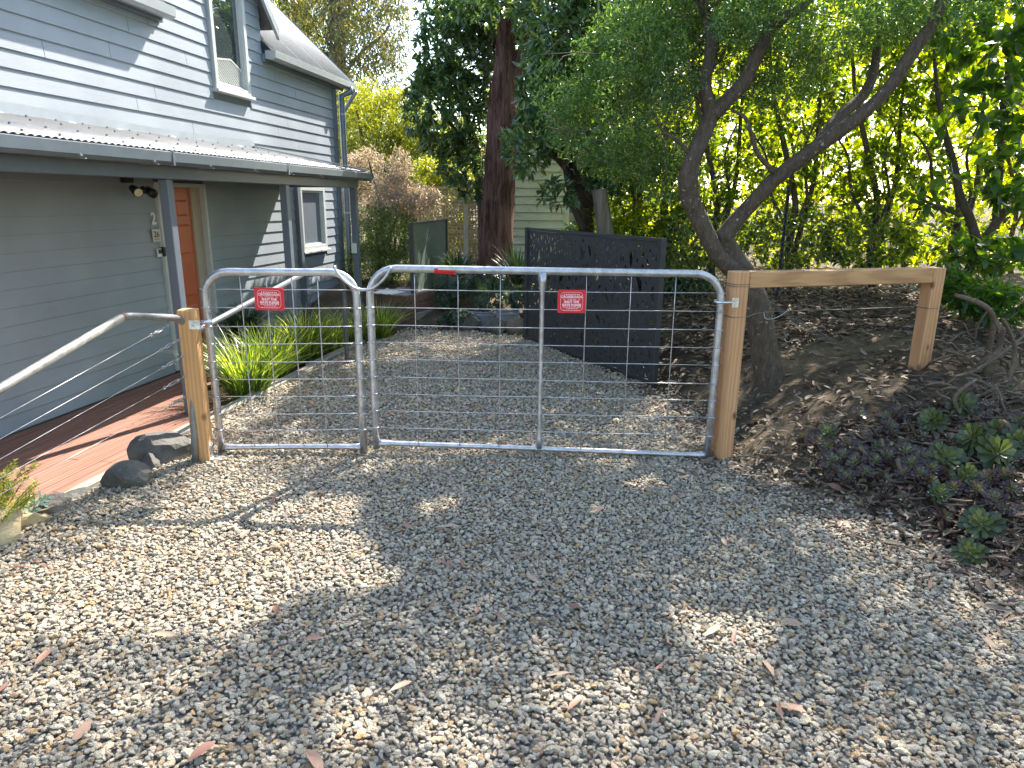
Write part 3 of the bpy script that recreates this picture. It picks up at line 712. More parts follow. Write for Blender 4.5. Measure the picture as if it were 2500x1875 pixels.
for s_ in (1.6, 5.46, 7.53, 9.55):
    mb = MB(); mb.box((-3.902, s_ - .041, -.05), (-3.818, s_ + .041, 1.993), .005); p_ = mb.build('verandah_post', mt['trim_dark'], house)
    if s_ > 9: 
        mb = MB(); mb.box((-3.908, 9.48, 1.10), (-3.83, 9.498, 1.24), .006); mb.build('key_safe', mt['white2'], p_)
# main roof
elo, ehi = (-4.80, 3.735), (-7.55, 6.30)
for a, c in ((1.2, 7.2), (9.285, 12.1)):
    st = .9
    for u in np.arange(a, c - .05, st): corrugated('main_roof_sheet', elo, ehi, u, min(u + st, c), mt['roof_main'], house, rows=2, pitch=.084, amp=.0055)
    mb = MB(); mb.box((-4.945, a, 3.60), (-4.905, min(c, 11.9), 3.70)); mb.build('eave_fascia', mt['gutter'], house)
    pr = [(-4.90, 3.74), (-4.90, 3.64), (-4.80, 3.625), (-4.755, 3.65), (-4.75, 3.735), (-4.762, 3.74)]
    g_ = extrude('eave_gutter', pr, a + .01, c, mt['gutter_pale'], house)
    mb = MB()
    for s_ in ((c,) if c < 8 else (a + .01, c)): mb.add([(q[0], s_, q[1]) for q in pr], [tuple(range(6))])
    mb.build('gutter_end', mt['gutter_pale'], g_)
mb = MB(); mb.add([(-4.8, 12.1, 3.71), (-7.55, 12.1, 6.28), (-7.55, 12.12, 6.33), (-4.8, 12.12, 3.76), (-4.8, 12.12, 3.66), (-7.55, 12.12, 6.22)], [(0, 1, 2, 3), (3, 2, 5, 4)]); mb.build('verge_cap', mt['trim_light'], house)
mb = MB(); mb.add([(-7.55, 1.2, 6.29), (-7.55, 12.1, 6.29), (-10.3, 12.1, 3.7), (-10.3, 1.2, 3.7)], [(0, 1, 2, 3)]); mb.build('rear_roof', mt['roof'], house)
mb = MB(); mb.add([(W - .02, 11.6, 3.6), (-10.2, 11.6, 3.6), (-7.55, 11.6, 6.2), (-10.2, 11.6, -.2), (W - .12, 11.6, -.2)], [(0, 4, 3, 1), (0, 1, 2)]); mb.build('gable_end', mt['board'], house)
# dormer: gable rake boards, cheeks and small roof
for sg in (-1, 1):
    tail = (8.27 + sg * 1.27, 4.02); top = (8.27, 4.02 + 1.27 * 1.14)
    mb = MB(); dz = .20
    mb.add([(o_, s_, z_) for o_ in (-4.84, -4.80) for s_, z_ in ((tail[0], tail[1]), (top[0], top[1]), (top[0], top[1] - dz), (tail[0], tail[1] - dz * .55))], [(0, 1, 2, 3), (7, 6, 5, 4), (0, 4, 5, 1), (3, 2, 6, 7), (0, 3, 7, 4)])
    mb.build('barge_board', mt['gutter_pale'], house)
    mb = MB(); mb.add([(-4.80, tail[0], tail[1] + .012), (-4.80, top[0], top[1] + .012), (-4.8 - (top[1] - 3.735) / .933, top[0], top[1] + .012), (-4.8 - (tail[1] - 3.735) / .933, tail[0], tail[1] + .012)], [(0, 1, 2, 3)]); mb.build('dormer_roof', mt['roof'], house)
    mb = MB(); s_ = 8.27 + sg * 1.03; mb.box((-6.2, s_ - .02, 3.66), (W - .0, s_ + .02, 4.28)); mb.build('dormer_cheek', mt['gutter'], house)
mb = MB(); mb.add([(W - .10, 7.26, 4.38), (W - .10, 9.28, 4.38), (W - .10, 8.27, 5.4)], [(0, 1, 2)]); mb.build('gable_lining', mt['trim_dark'], house)
mb = MB(); mb.tube([(-6.0, 11.0, 4.8), (-6.0, 11.0, 6.2)], .016, 6); an = mb.build('aerial_mast', mt['galv'], house)
for q in (.25, .45, .65): mb = MB(); mb.tube([(-6.3, 11.0, 6.2 - q * .3), (-5.7, 11.0, 6.2 - q * .3)], .005, 4); mb.build('aerial_rod', mt['galv'], an)
# windows
def window(s0, s1, z0, z1, glass, fw=.07, sill=True):
    mb = MB(); x0, x1 = W - .03, W + .045
    mb.box((x0, s0, z0), (x1, s0 + fw, z1), .004); mb.box((x0, s1 - fw, z0), (x1, s1, z1), .004)
    mb.box((x0, s0 + fw, z1 - fw), (x1, s1 - fw, z1), .004); mb.box((x0, s0 + fw, z0), (x1, s1 - fw, z0 + fw), .004)
    fr = mb.build('window', mt['trim_light'], house)
    mb = MB(); i = .03
    for a, c in (((W - .04, s0 + fw, z0 + fw), (W + .01, s0 + fw + i, z1 - fw)), ((W - .04, s1 - fw - i, z0 + fw), (W + .01, s1 - fw, z1 - fw)), ((W - .04, s0 + fw + i, z1 - fw - i), (W + .01, s1 - fw - i, z1 - fw)), ((W - .04, s0 + fw + i, z0 + fw), (W + .01, s1 - fw - i, z0 + fw + i))): mb.box(a, c)
    mb.build('sash', mt['trim_light'], fr)
    mb = MB(); mb.box((W - .03, s0 + fw + i, z0 + fw + i), (W - .022, s1 - fw - i, z1 - fw - i)); mb.build('pane', glass, fr)
    if sill: mb = MB(); mb.box((W - .02, s0 - .03, z0 - .035), (W + .085, s1 + .03, z0 - .001), .004); mb.build('sill', mt['trim_light'], fr)
window(8.10, 8.89, 3.10, 4.75, mt['glass'], .065)
window(10.06, 10.95, 1.06, 2.04, mt['glass_low'], .075)
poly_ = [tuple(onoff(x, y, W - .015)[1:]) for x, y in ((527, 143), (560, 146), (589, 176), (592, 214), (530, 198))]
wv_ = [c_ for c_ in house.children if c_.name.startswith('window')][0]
def clip_line(p, d, poly):
    t0, t1 = -9, 9
    for i in range(len(poly)):
        a, c = np.array(poly[i]), np.array(poly[(i + 1) % len(poly)]); nn_ = np.array([-(c - a)[1], (c - a)[0]]); cen = np.mean(poly, 0)
        if nn_ @ (cen - a) < 0: nn_ = -nn_
        k0, k1 = nn_ @ (p - a), nn_ @ d
        if abs(k1) < 1e-9: continue
        if k1 > 0: t0 = max(t0, -k0 / k1)
        else: t1 = min(t1, -k0 / k1)
    return t0, t1
mb = MB(); dl = np.array([.78, -.63]); pn = np.array([.63, .78])  # roof reflection in the upper pane, modelled as pale slats with a frame
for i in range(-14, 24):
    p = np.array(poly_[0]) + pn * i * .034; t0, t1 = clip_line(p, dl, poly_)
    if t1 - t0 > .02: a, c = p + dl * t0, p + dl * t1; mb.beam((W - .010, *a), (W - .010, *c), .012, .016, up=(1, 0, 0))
tag(mb.build('roof_reflection_slats', mt['trim_light'], wv_), kind='stuff')
mb = MB()
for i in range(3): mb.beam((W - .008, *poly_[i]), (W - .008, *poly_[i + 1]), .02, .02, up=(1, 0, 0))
mb.build('roof_reflection_frame', mt['trim_light'], wv_)
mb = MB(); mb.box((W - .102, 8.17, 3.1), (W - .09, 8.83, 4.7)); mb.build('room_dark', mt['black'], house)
# door
mb = MB(); mb.box((W - .03, 6.80, -.03), (W + .045, 6.86, 2.0), .004); mb.box((W - .03, 7.635, -.03), (W + .045, 7.675, 2.0), .004); mb.box((W - .03, 6.86, 1.955), (W + .045, 7.635, 2.0), .004); mb.build('door_frame', mt['trim_light'], house)
mb = MB(); mb.box((W - .09, 7.47, -.03), (W - .02, 7.634, 1.954)); mb.build('door_reveal', mt['reveal'], house)
mb = MB(); mb.box((W - .088, 6.861, -.02), (W - .045, 7.468, 1.952)); door = mb.build('door', mt['door'], house)
for a, c in ((6.92, 7.13), (7.20, 7.41)):
    for z0, z1 in ((1.64, 1.82), (1.22, 1.55), (.74, 1.12), (.12, .64)):
        mb = MB(); q = .02
        mb.add([(W - .0445, a, z0), (W - .0445, c, z0), (W - .0445, c, z1), (W - .0445, a, z1), (W - .034, a + q, z0 + q), (W - .034, c - q, z0 + q), (W - .034, c - q, z1 - q), (W - .034, a + q, z1 - q)], [(0, 1, 5, 4), (1, 2, 6, 5), (2, 3, 7, 6), (3, 0, 4, 7), (4, 5, 6, 7)])
        mb.build('door_panel', mt['door'], door)
# numbers, plates, lamp
mb = MB(); text_on(mb, '2', .17, (W + .03, 6.71, 1.625), (0, 1, 0), (0, 0, 1), .004); mb.build('house_number', mt['white2'], house)
mb = MB(); mb.box((W + .028, 6.655, 1.39), (W + .036, 6.79, 1.525), .002); pl = mb.build('number_plate', mt['steel'], house)
mb = MB(); text_on(mb, '26', .085, (W + .0375, 6.722, 1.468), (0, 1, 0), (0, 0, 1), .0015); mb.box((W + .0365, 6.69, 1.418), (W + .0375, 6.755, 1.423)); mb.build('lettering', mt['ink'], pl)
mb = MB(); mb.box((W + .03, 6.792, 1.40), (W + .04, 6.84, 1.475), .002); mb.build('small_plate', mt['steel'], house)
mb = MB(); mb.box((W + .026, 6.70, 1.235), (W + .045, 6.765, 1.32), .003); ic = mb.build('intercom', mt['white2'], house)
mb = MB(); mb.box((W + .0455, 6.705, 1.268), (W + .047, 6.76, 1.312)); mb.build('intercom_screen', mt['ink'], ic)
mb = MB(); mb.box((W + .026, 6.768, 1.235), (W + .07, 6.80, 1.335), .006); mb.build('key_box', mt['black'], house)
mb = MB(); mb.box((W + .026, 6.803, 1.245), (W + .045, 6.85, 1.32), .003); mb.build('bell_plate', mt['white2'], house)
mb = MB(); mb.box((W + .03, 6.28, 1.98), (W + .10, 6.40, 2.08), .01); lp = mb.build('sensor_light', mt['black'], house)
for ds, dzz in ((-.03, -.05), (.19, -.06)):
    mb = MB(); c0 = np.array([W + .12, 6.34 + ds, 1.99 + dzz]); mb.tube([c0, c0 + (.03, -.02, -.01), c0 + (.10, -.06, -.04), c0 + (.13, -.075, -.05)], [.015, .035, .045, .046], 14); mb.build('lamp_head', mt['black'], lp, True)
    if ds < 0: mb = MB(); mb.tube([c0 + (.131, -.076, -.051), c0 + (.135, -.078, -.053)], [.04, .04], 14); mb.build('lamp_lens', mt['lens'], lp)
mb = MB(); mb.tube([(W + .14, 6.45, 1.93), (W + .18, 6.43, 1.90)], [.03, .028], 10); mb.build('sensor', mt['black'], lp, True)

# ------------------------------------------------------------------ deck
deck = thing('deck', 'red brown timber deck running along the house wall', 'deck'); deck.rotation_euler = (0, 0, -AZ); ORG['deck'] = np.zeros(3)
bw = .094; nb = 14
for i in range(nb):
    o1 = -3.62 - i * bw; o0 = o1 - bw + .009; s1 = 11.5 if o1 < -4.25 else 5.75 + rng.uniform(-.01, .01)
    cuts = [1.3, 3.7 + (i % 3) * .55, s1]
    for a, c in zip(cuts[:-1], cuts[1:]):
        mb = MB(); mb.box((o0, a + .002, -.078), (o1, c - .002, -.052 + rng.uniform(-.0015, .0015)), .002); mb.build('deck_board', mt['deck'], deck)
mb = MB(); mb.box((-3.615, 1.3, -.08), (-3.535, 5.76, -.046), .003); mb.build('edge_board', mt['deck_edge'], deck)
mb = MB(); mb.box((-3.60, 1.3, -.50), (-3.555, 5.76, -.082)); mb.build('fascia_board', mt['fascia'], deck)

# garden edging sleepers beside the gravel
for a, c, lab in ((4.3, 7.1, 'grey timber sleeper edging the gravel beside the small gate'), (7.115, 8.6, 'short dark timber sleeper continuing the edging behind the strappy plants')):
    o_ = thing('garden_sleeper', lab, 'sleeper', hw(-3.46, (a + c) / 2, -.05), 'sleepers edging the gravel')
    mb = MB(); p, q = hw(-3.50, a, -.03), hw(-3.46, c, -.03); mb.beam(p, q, .11, .14, bev=.008); mb.build('sleeper', mt['sleeper'], o_)

# ------------------------------------------------------------------ rocks
def rock(px, py, z, w, d, h, mat, label, group, rot=0., sink=.25, seed=0, flat=0.):
    c = onz(px, py, z); r = np.random.default_rng(seed); v = chip(ICO3[0], r, 10, .5, .85)
    v = v * (1 + .05 * vnoise(v, 4, seed)[:, None] + .045 * vnoise(v, 9, seed + 2)[:, None]); v[:, 0] *= w / 2; v[:, 1] *= d / 2; v[:, 2] *= h
    ca, sa = math.cos(rot), math.sin(rot); v = np.stack([v[:, 0] * ca - v[:, 1] * sa, v[:, 0] * sa + v[:, 1] * ca, v[:, 2]], 1)
    lo = v[:, 2].min(); v[:, 2] -= lo + (v[:, 2].max() - lo) * sink
    mb = MB(); mb.add(v + c, ICO3[1]); o = mb.build('rock', mt[mat], None, False, c); return tag(o, label, 'rock', group)
G1 = 'rocks along the left edge of the gravel'; G2 = 'rocks in front of the back garden bed'
rock(405, 1128, -.03, .50, .34, .20, 'rock_dark', 'largest dark bluestone rock beside the left gate post', G1, .5, .2, 3)
rock(318, 1200, -.05, .36, .28, .17, 'rock_dark', 'middle sized brown black rock between the large rock and the flat slabs', G1, .3, .25, 5)
rock(372, 1160, -.05, .17, .14, .13, 'rock_dark', 'small black rock wedged between the two bigger dark rocks', G1, 1.3, .2, 6)
rock(232, 1218, -.08, .46, .26, .07, 'rock_dark', 'long flat grey slab of rock with a white pebble on it', G1, .35, .3, 8)
rock(150, 1240, -.06, .30, .20, .075, 'rock_dark', 'flat grey green rock beside the small blue succulent', G1, .1, .3, 9)
rock(132, 1262, -.03, .20, .12, .05, 'rock_brown', 'thin flat brown stone at the corner of the gravel', G1, .2, .3, 10)
rock(80, 1290, -.03, .24, .14, .07, 'rock_tan', 'small square sandstone block below the blue succulent', G1, .2, .3, 12)
rock(-5, 1325, -.02, .36, .28, .17, 'rock_tan', 'rounded yellow sandstone boulder at the left edge of the photo', G1, .4, .2, 14)
rock(216, 1220, -.01, .05, .04, .03, 'rock_tan', 'white pebble lying on the flat grey slab', None, 0, .2, 15)
rock(1148, 808, 0, .36, .2, .16, 'rock_dark', 'leftmost dark rock below the grey trough planter', G2, .1, .25, 20)
rock(1205, 812, 0, .40, .22, .17, 'rock_dark', 'middle slate coloured rock below the square grey planter', G2, -.1, .25, 21)
rock(1260, 815, 0, .30, .24, .18, 'rock_brown', 'brown rock beside the foot of the charcoal screen', G2, .2, .25, 22)

# ------------------------------------------------------------------ gates
GY = 4.85
def gp(x, y, Y=GY): return onY(x, y, Y)
def gx_(x, y): return gp(x, y)[0]
def gz_(x, y): return gp(x, y)[2]
def arc_path(*pts): return [gp(*q) for q in pts]
def sign(parent, cx, cy, w, h, tilt, name='sign'):
    c = gp(cx, cy, GY - .034); ca, sa = math.cos(tilt), math.sin(tilt); ax = np.array([ca, 0, sa]); ay = np.array([-sa, 0, ca]); nn = np.array([0, -1, 0])
    def rr(w, h, r, n=6):
        o = []
        for sx, sy, a0 in ((1, 1, 0), (-1, 1, 90), (-1, -1, 180), (1, -1, 270)):
            for k in range(n + 1):
                a = math.radians(a0 + 90 * k / n); o.append(((w / 2 - r) * sx + r * math.cos(a), (h / 2 - r) * sy + r * math.sin(a)))
        return o
    mb = MB(); o = rr(w, h, .012); m_ = len(o)
    mb.add([c + ax * x + ay * y + nn * t_ for t_ in (.002, -.002) for x, y in o], [tuple(range(m_))] + [tuple(range(m_, 2 * m_))[::-1]] + [(i, m_ + i, m_ + (i + 1) % m_, (i + 1) % m_) for i in range(m_)])
    sg = mb.build(name, mt['red'], parent)
    mb = MB(); a_, b_ = rr(w * .80, h * .80, .028), rr(w * .80 - .004, h * .80 - .004, .026)
    mb.add([c + ax * x + ay * y + nn * .003 for x, y in a_ + b_], [(i, (i + 1) % m_, m_ + (i + 1) % m_, m_ + i) for i in range(m_)])
    for k in range(9): 
        q = [(math.cos(j * .785) * .0042 + (k - 4) * .0125, math.sin(j * .785) * .0042 + h * .30) for j in range(8)]
        mb.add([c + ax * x + ay * y + nn * .003 for x, y in q], [tuple(range(8))])
    def tx(s, size, y, b=.0006, sp=1.0): text_on(mb, s, size, c + nn * .003 + ay * y, ax, ay, b, space=sp)
    tx('CROSSROADS', .0235, h * .195, .0009); tx('TRADING', .0105, h * .088, .0004, 1.5)
    for sx in (-1, 1):
        for dy in (-.003, .002):
            mb.add([c + nn * .003 + ax * (sx * .052 + x) + ay * (h * .088 + dy + y) for x, y in ((-.008, 0), (.008, 0), (.008, .0015), (-.008, .0015))], [(0, 1, 2, 3)])
    tx('SHUT THE', .0225, h * -.02, .0012); tx('GATE PLEASE', .0225, h * -.155, .0012)
    r = random.Random(3)
    for yy, ww, hh in ((-.255, .125, .0045), (-.315, .075, .004), (-.372, .115, .002)):
        x = -ww / 2
        while x < ww / 2:
            l_ = r.uniform(.006, .018); mb.add([c + nn * .003 + ax * (x + u) + ay * (h * yy + v_) for u, v_ in ((0, 0), (l_, 0), (l_, hh), (0, hh))], [(0, 1, 2, 3)]); x += l_ + .004
    mb.build('lettering', mt['white'], sg); return sg
def wire(parent, p, q, r=.0034, sag=0.0):
    mb = MB(); p, q = np.array(p), np.array(q); m_ = 7; pts = [p + (q - p) * t_ + np.array([0, rng.normal() * .0012, rng.normal() * .0015 - sag * math.sin(math.pi * t_)]) for t_ in np.linspace(0, 1, m_)]
    mb.tube(pts, r, 6); return mb.build('wire', mt['wire'], parent, True)
def gate(name, label, lx, rx, top, bot, corner, wiresL, wiresR, verts, parent_loc):
    g = thing(name, label, 'gate', parent_loc, 'galvanised mesh gates across the drive')
    mb = MB(); R_ = .0265; tl, tr = top; bl, br = bot; cr = corner
    def arc(cx, cz, r, a0, a1, n=8): return [(cx + r * math.cos(a), GY, cz + r * math.sin(a)) for a in np.linspace(math.radians(a0), math.radians(a1), n)]
    path = [(lx, GY, bl - .04), (lx, GY, .4)] + arc(lx + cr, tl - cr, cr, 180, 90) + [((lx + rx) / 2, GY, (tl + tr) / 2)] + arc(rx - cr, tr - cr, cr, 90, 0) + [(rx, GY, .4), (rx, GY, br - .04)]
    mb.tube(path, R_, 14); mb.build('frame', mt['galv'], g, True)
    mb = MB(); L_ = rx - lx
    mb.tube([(lx + .02, GY, bl), (lx + .05, GY, bl), (lx + .13, GY, bl), (lx + L_ / 2, GY, (bl + br) / 2 + .003), (rx - .13, GY, br), (rx - .05, GY, br), (rx - .02, GY, br)], [.034, .032, .024, .024, .024, .032, .034], 12, fl=.8); mb.build('bottom_rail', mt['galv'], g, True)
    for a, c in zip(wiresL, wiresR): wire(g, (lx - .0, GY - .012, a), (rx + .0, GY - .012, c), sag=.003)
    for x in verts: wire(g, (x, GY - .019, (tl + tr) / 2 - .03), (x + rng.normal() * .004, GY - .019, (bl + br) / 2 + .012))
    for k, (a, c) in enumerate(zip(wiresL, wiresR)):
        for x, z_ in ((lx, a), (rx, c)):
            mb = MB(); mb.tube([(x - .03, GY - .018, z_), (x - .012, GY - .028, z_), (x + .012, GY - .028, z_), (x + .03, GY - .018, z_)], .005, 6); mb.build('wire_clip', mt['wire'], g, True)
    return g
HW = .5
lxs = (gx_(502, 711) + gx_(540, 1101)) / 2; rxs = (gx_(869, 702) + gx_(889, 1100)) / 2
small = gate('small_gate', 'narrow galvanised mesh gate hung on the left timber post', lxs, rxs, (gz_(600, 664), gz_(800, 665)), (gz_(540, 1091), gz_(885, 1091)), .17,
             [gz_(510, y) for y in (705.4, 750, 796, 839, 882, 925, 967, 1009, 1048)], [gz_(870, y) for y in (706.7, 751.8, 796, 837, 881, 923, 966, 1008, 1047)],
             [(gx_(a, 668) + gx_(c, 1085)) / 2 for a, c in ((588, 623), (651, 684), (713, 742), (776, 801))], (lxs, GY, 0))
lxb = (gx_(905, 702) + gx_(917, 1100)) / 2; rxb = (gx_(1760, 740) + gx_(1727, 1115)) / 2
big = gate('wide_gate', 'wide galvanised mesh gate with a centre stile and a red sticker', lxb, rxb, (gz_(990, 656), gz_(1700, 668)), (gz_(930, 1082), gz_(1703, 1110)), .19,
           [gz_(905, y) for y in (706, 749.5, 792.5, 834.5, 876, 918.5, 959.7, 1001, 1041.6)], [gz_(1755, y) for y in (715, 760, 805, 848, 891, 936, 977, 1018, 1063)],
           [gx_(x, 668) for x in (1012, 1118, 1222, 1432, 1541, 1650)], (lxb, GY, 0))
mx_ = gx_(1324, 700); mb = MB(); zt, zb = gz_(1323, 662) - .01, gz_(1316, 1096) + .01
mb.tube([(mx_, GY, zb), (mx_, GY, zb + .08), (mx_, GY, zb + .16), (mx_, GY, (zt + zb) / 2), (mx_, GY, zt - .16), (mx_, GY, zt - .07), (mx_, GY, zt)], [.036, .031, .022, .022, .022, .034, .045], 12, fl=.75); mb.build('centre_stile', mt['galv'], big, True)
sign(small, 657.5, 730, .205, .158, math.radians(-1.2)); sign(big, 1395.5, 736, .196, .163, 0.0)
a_, c_ = gp(1061, 651), gp(1112, 653); mb = MB(); mb.tube([(a_[0], GY, a_[2] - .02), (c_[0], GY, c_[2] - .022)], .0272, 14, False); mb.build('sticker', mt['red'], big, True)
# latch loop between the gates
lt = thing('gate_latch_loop', 'curved galvanised latch loop joining the two gates at the top', 'latch', gp(885, 708, GY - .05))
mb = MB(); pts = [(816, 649), (820, 660), (832, 677), (850, 693), (868, 704), (888, 708), (908, 704), (926, 692), (942, 675), (950, 660), (953, 652)]
q = [gp(x, y, GY - .045 - .012 * math.sin(i)) for i, (x, y) in enumerate(pts)]; q = branch(q, .009, .009, sub=3)[0]; mb.tube(q, [.008] * 4 + [.010] * (len(q) - 8) + [.013] * 4, 8); mb.build('loop_bar', mt['galv'], lt, True)
mb = MB(); pts = [(856, 690), (866, 700), (880, 706), (895, 706), (906, 702)]; q = branch([gp(x, y, GY + .035) for x, y in pts], 1, 1, sub=3)[0]; mb.tube(q, .008, 8); mb.build('loop_bar', mt['galv'], lt, True)

# left gate post, hinges
pc = onz(499, 1122); PW = .112
zt = onY(475, 758, pc[1] - PW / 2)[2]
lp_ = thing('gate_post', 'upright new pine post beside the narrow gate', 'post', (pc[0], pc[1], 0), None)
mb = MB(); mb.obox((pc[0], pc[1], zt / 2 - .1), (math.cos(.06), math.sin(.06), 0), (-math.sin(.06), math.cos(.06), 0), (0, 0, 1), PW / 2, PW / 2, zt / 2 + .1, .006); mb.build('post', mt['post'], lp_)
hz = gz_(500, 783)
mb = MB(); mb.box((pc[0] + PW / 2 - .03, pc[1] - PW / 2 - .006, hz - .03), (lxs + .02, pc[1] - PW / 2 - .001, hz + .032)); mb.tube([(lxs - .03, GY - .035, hz), (lxs, GY - .04, hz), (lxs + .035, GY - .03, hz)], [.03, .032, .03], 8, fl=.35)
hg = mb.build('hinge', mt['zinc'], lp_); mb = MB(); mb.tube([(pc[0] + PW / 2 + .002, pc[1] - PW / 2 - .02, hz), (pc[0] + PW / 2 + .002, pc[1] - PW / 2 - .006, hz)], .011, 6); mb.build('bolt', mt['zinc'], hg)
mb = MB(); bx_ = pc[0] + PW / 2; mb.box((bx_ - .001, pc[1] - .03, .01), (bx_ + .004, pc[1] + .03, .14)); mb.box((bx_ + .004, pc[1] - .03, .01), (lxs + .05, pc[1] + .06, .015)); mb.build('bottom_bracket', mt['zinc'], lp_)

# right timber frame
pr_ = onz(1762, 1117); top_r = 1.385
pe = onz(2283, 652, top_r); pe[2] = 0
fr_ = thing('timber_frame', 'open pine frame of two posts and a top rail beside the wide gate', 'fence frame', (pr_[0], pr_[1], 0))
dv = (pe - pr_) * [1, 1, 0]; dv /= np.linalg.norm(dv); pv = np.array([-dv[1], dv[0], 0]); Wd = .112
zt1 = onY(1790, 662, pr_[1])[2]
mb = MB(); mb.obox((pr_[0], pr_[1], zt1 / 2 - .1), dv, pv, (0, 0, 1), Wd / 2, Wd / 2, zt1 / 2 + .1, .006); mb.build('post', mt['post_r'], fr_)
zb_ = tz(pe[0], pe[1]) - .1
mb = MB(); mb.obox((pe[0], pe[1], (zb_ + top_r) / 2 - .002), dv, pv, (0, 0, 1), Wd / 2, Wd / 2, (top_r - zb_) / 2, .006); mb.build('post', mt['post_r'], fr_)
m2 = timber('top rail timber', 0, (.52, .29, .13), (.36, .18, .08))
p0 = np.array([pr_[0], pr_[1], zt1 - .058]) + dv * (Wd / 2 + .002); p1 = np.array([pe[0], pe[1], top_r - .058]) - dv * (Wd / 2 + .002)
mb = MB(); L_ = np.linalg.norm(p1 - p0); mb.box((-L_ / 2, -Wd / 2 + .002, -.056), (L_ / 2, Wd / 2 - .002, .056), .006)
ra = mb.build('top_rail', m2, None); ra.parent = fr_; ra.location = (p0 + p1) / 2 - ORG[fr_.name]
ra.rotation_euler = (0, -math.atan2(p1[2] - p0[2], np.linalg.norm((p1 - p0)[:2])), math.atan2(dv[1], dv[0])); ORG[ra.name] = np.zeros(3)
# U bolt hinge on the right post
hz = gz_(1765, 736); mb = MB(); mb.tube([(rxb + .075, GY - .05, hz), (rxb + .02, GY - .055, hz), (rxb - .035, GY - .045, hz), (rxb - .047, GY - .01, hz), (rxb - .035, GY + .03, hz), (rxb + .02, GY + .04, hz)], .0085, 8); ub = mb.build('hinge_bolt', mt['zinc'], fr_, True)
mb = MB(); mb.box((rxb + .055, GY - .075, hz - .03), (rxb + .10, GY - .070, hz + .035)); mb.build('hinge_plate', mt['zinc'], ub)
# straining wires from the frame back to the ground
fw = thing('fence_wires', 'slack wires running from the pine frame across the bare earth', 'wire', (pr_[0], pr_[1], 0))
def pwire(pts, r=.003, mat='wire_old'):
    mb = MB(); q = branch(pts, 1, 1, sub=4)[0]; mb.tube(q, r, 5); mb.build('wire', mt[mat], fw, True)
c0 = np.array([pr_[0], pr_[1], 0])
ring = lambda z_: [c0 + dv * a + pv * b_ + (0, 0, z_) for a, b_ in ((-.059, .059), (-.059, -.059), (.059, -.059), (.059, .059), (-.059, .059))]
for z_ in (1.30, 1.285): mb = MB(); mb.tube(ring(z_), .0028, 5); mb.build('wire', mt['wire_old'], fw)
mb = MB(); mb.tube(ring(onY(1780, 771, pr_[1])[2]), .0028, 5); mb.build('wire', mt['wire_old'], fw)
for k in range(3):
    a = c0 + dv * .055 - pv * .06 + (0, 0, 1.28 - .02 * k); pwire([a, onY(1845, 715 + k * 5, 4.9), onY(1935, 770 + k * 5, 5.2), onY(2020, 822 + k * 6, 5.6), onY(2105, 862 + k * 3, 6.0)], .0028)
pwire([c0 + dv * .06 - pv * .06 + (0, 0, onY(1780, 771, pr_[1])[2]), onY(1860, 763, 5.0), onY(1950, 758, 5.1), onY(2100, 754, 5.3), onY(2240, 748, 5.42)], .003)
pwire([onY(1865, 764, 5.0), onY(1870, 778, 5.0), onY(1895, 776, 5.0), onY(1925, 757, 5.05)], .003, 'wire')
cR2 = np.array([pe[0], pe[1], 0]); z_ = onY(2260, 750, pe[1])[2]; mb = MB(); mb.tube([cR2 + dv * a + pv * b_ + (0, 0, z_) for a, b_ in ((-.059, .059), (-.059, -.059), (.059, -.059), (.059, .059))], .003, 5); mb.build('wire', mt['wire_old'], fw)

# ------------------------------------------------------------------ hand rails with cables
def hp(x, y, off): q = onoff(x, y, off); return hw(*q)
hr = thing('handrail', 'weathered steel pipe handrail with wire cables sloping down beside the deck', 'handrail', hp(470, 1120, -3.0))
pts = [hp(478, 1138, -3.0), hp(474, 1060, -3.0), hp(466, 900, -3.0), hp(461, 850, -3.0), hp(455, 805, -3.0), hp(446, 785, -3.0), hp(428, 777, -3.0), hp(400, 775, -3.0), hp(318, 772, -3.0), hp(299, 774, -3.0)]
d_ = pts[-1] - hp(0, 950, -3.0); low = hp(0, 950, -3.0) - d_ * 1.1
mb = MB(); mb.tube(pts, .024, 14); mb.build('rail_pipe', mt['galv_old'], hr, True)
mb = MB(); mb.tube([pts[-1] + d_ * .003, low], .0245, 14); mb.build('rail_pipe', mt['galv_old'], hr, True)
mb = MB(); mb.tube([low + (0, 0, -.01), (low[0], low[1], -.15)], .024, 12); mb.build('end_post', mt['galv_old'], hr, True)
mb = MB(); mb.tube([pts[-1] - d_ * .004 + (0, 0, .0), pts[-1] + d_ * .006], .0265, 14); mb.build('weld', simple('rusty weld', (.16, .07, .03), .8, noise=.4), hr, True)
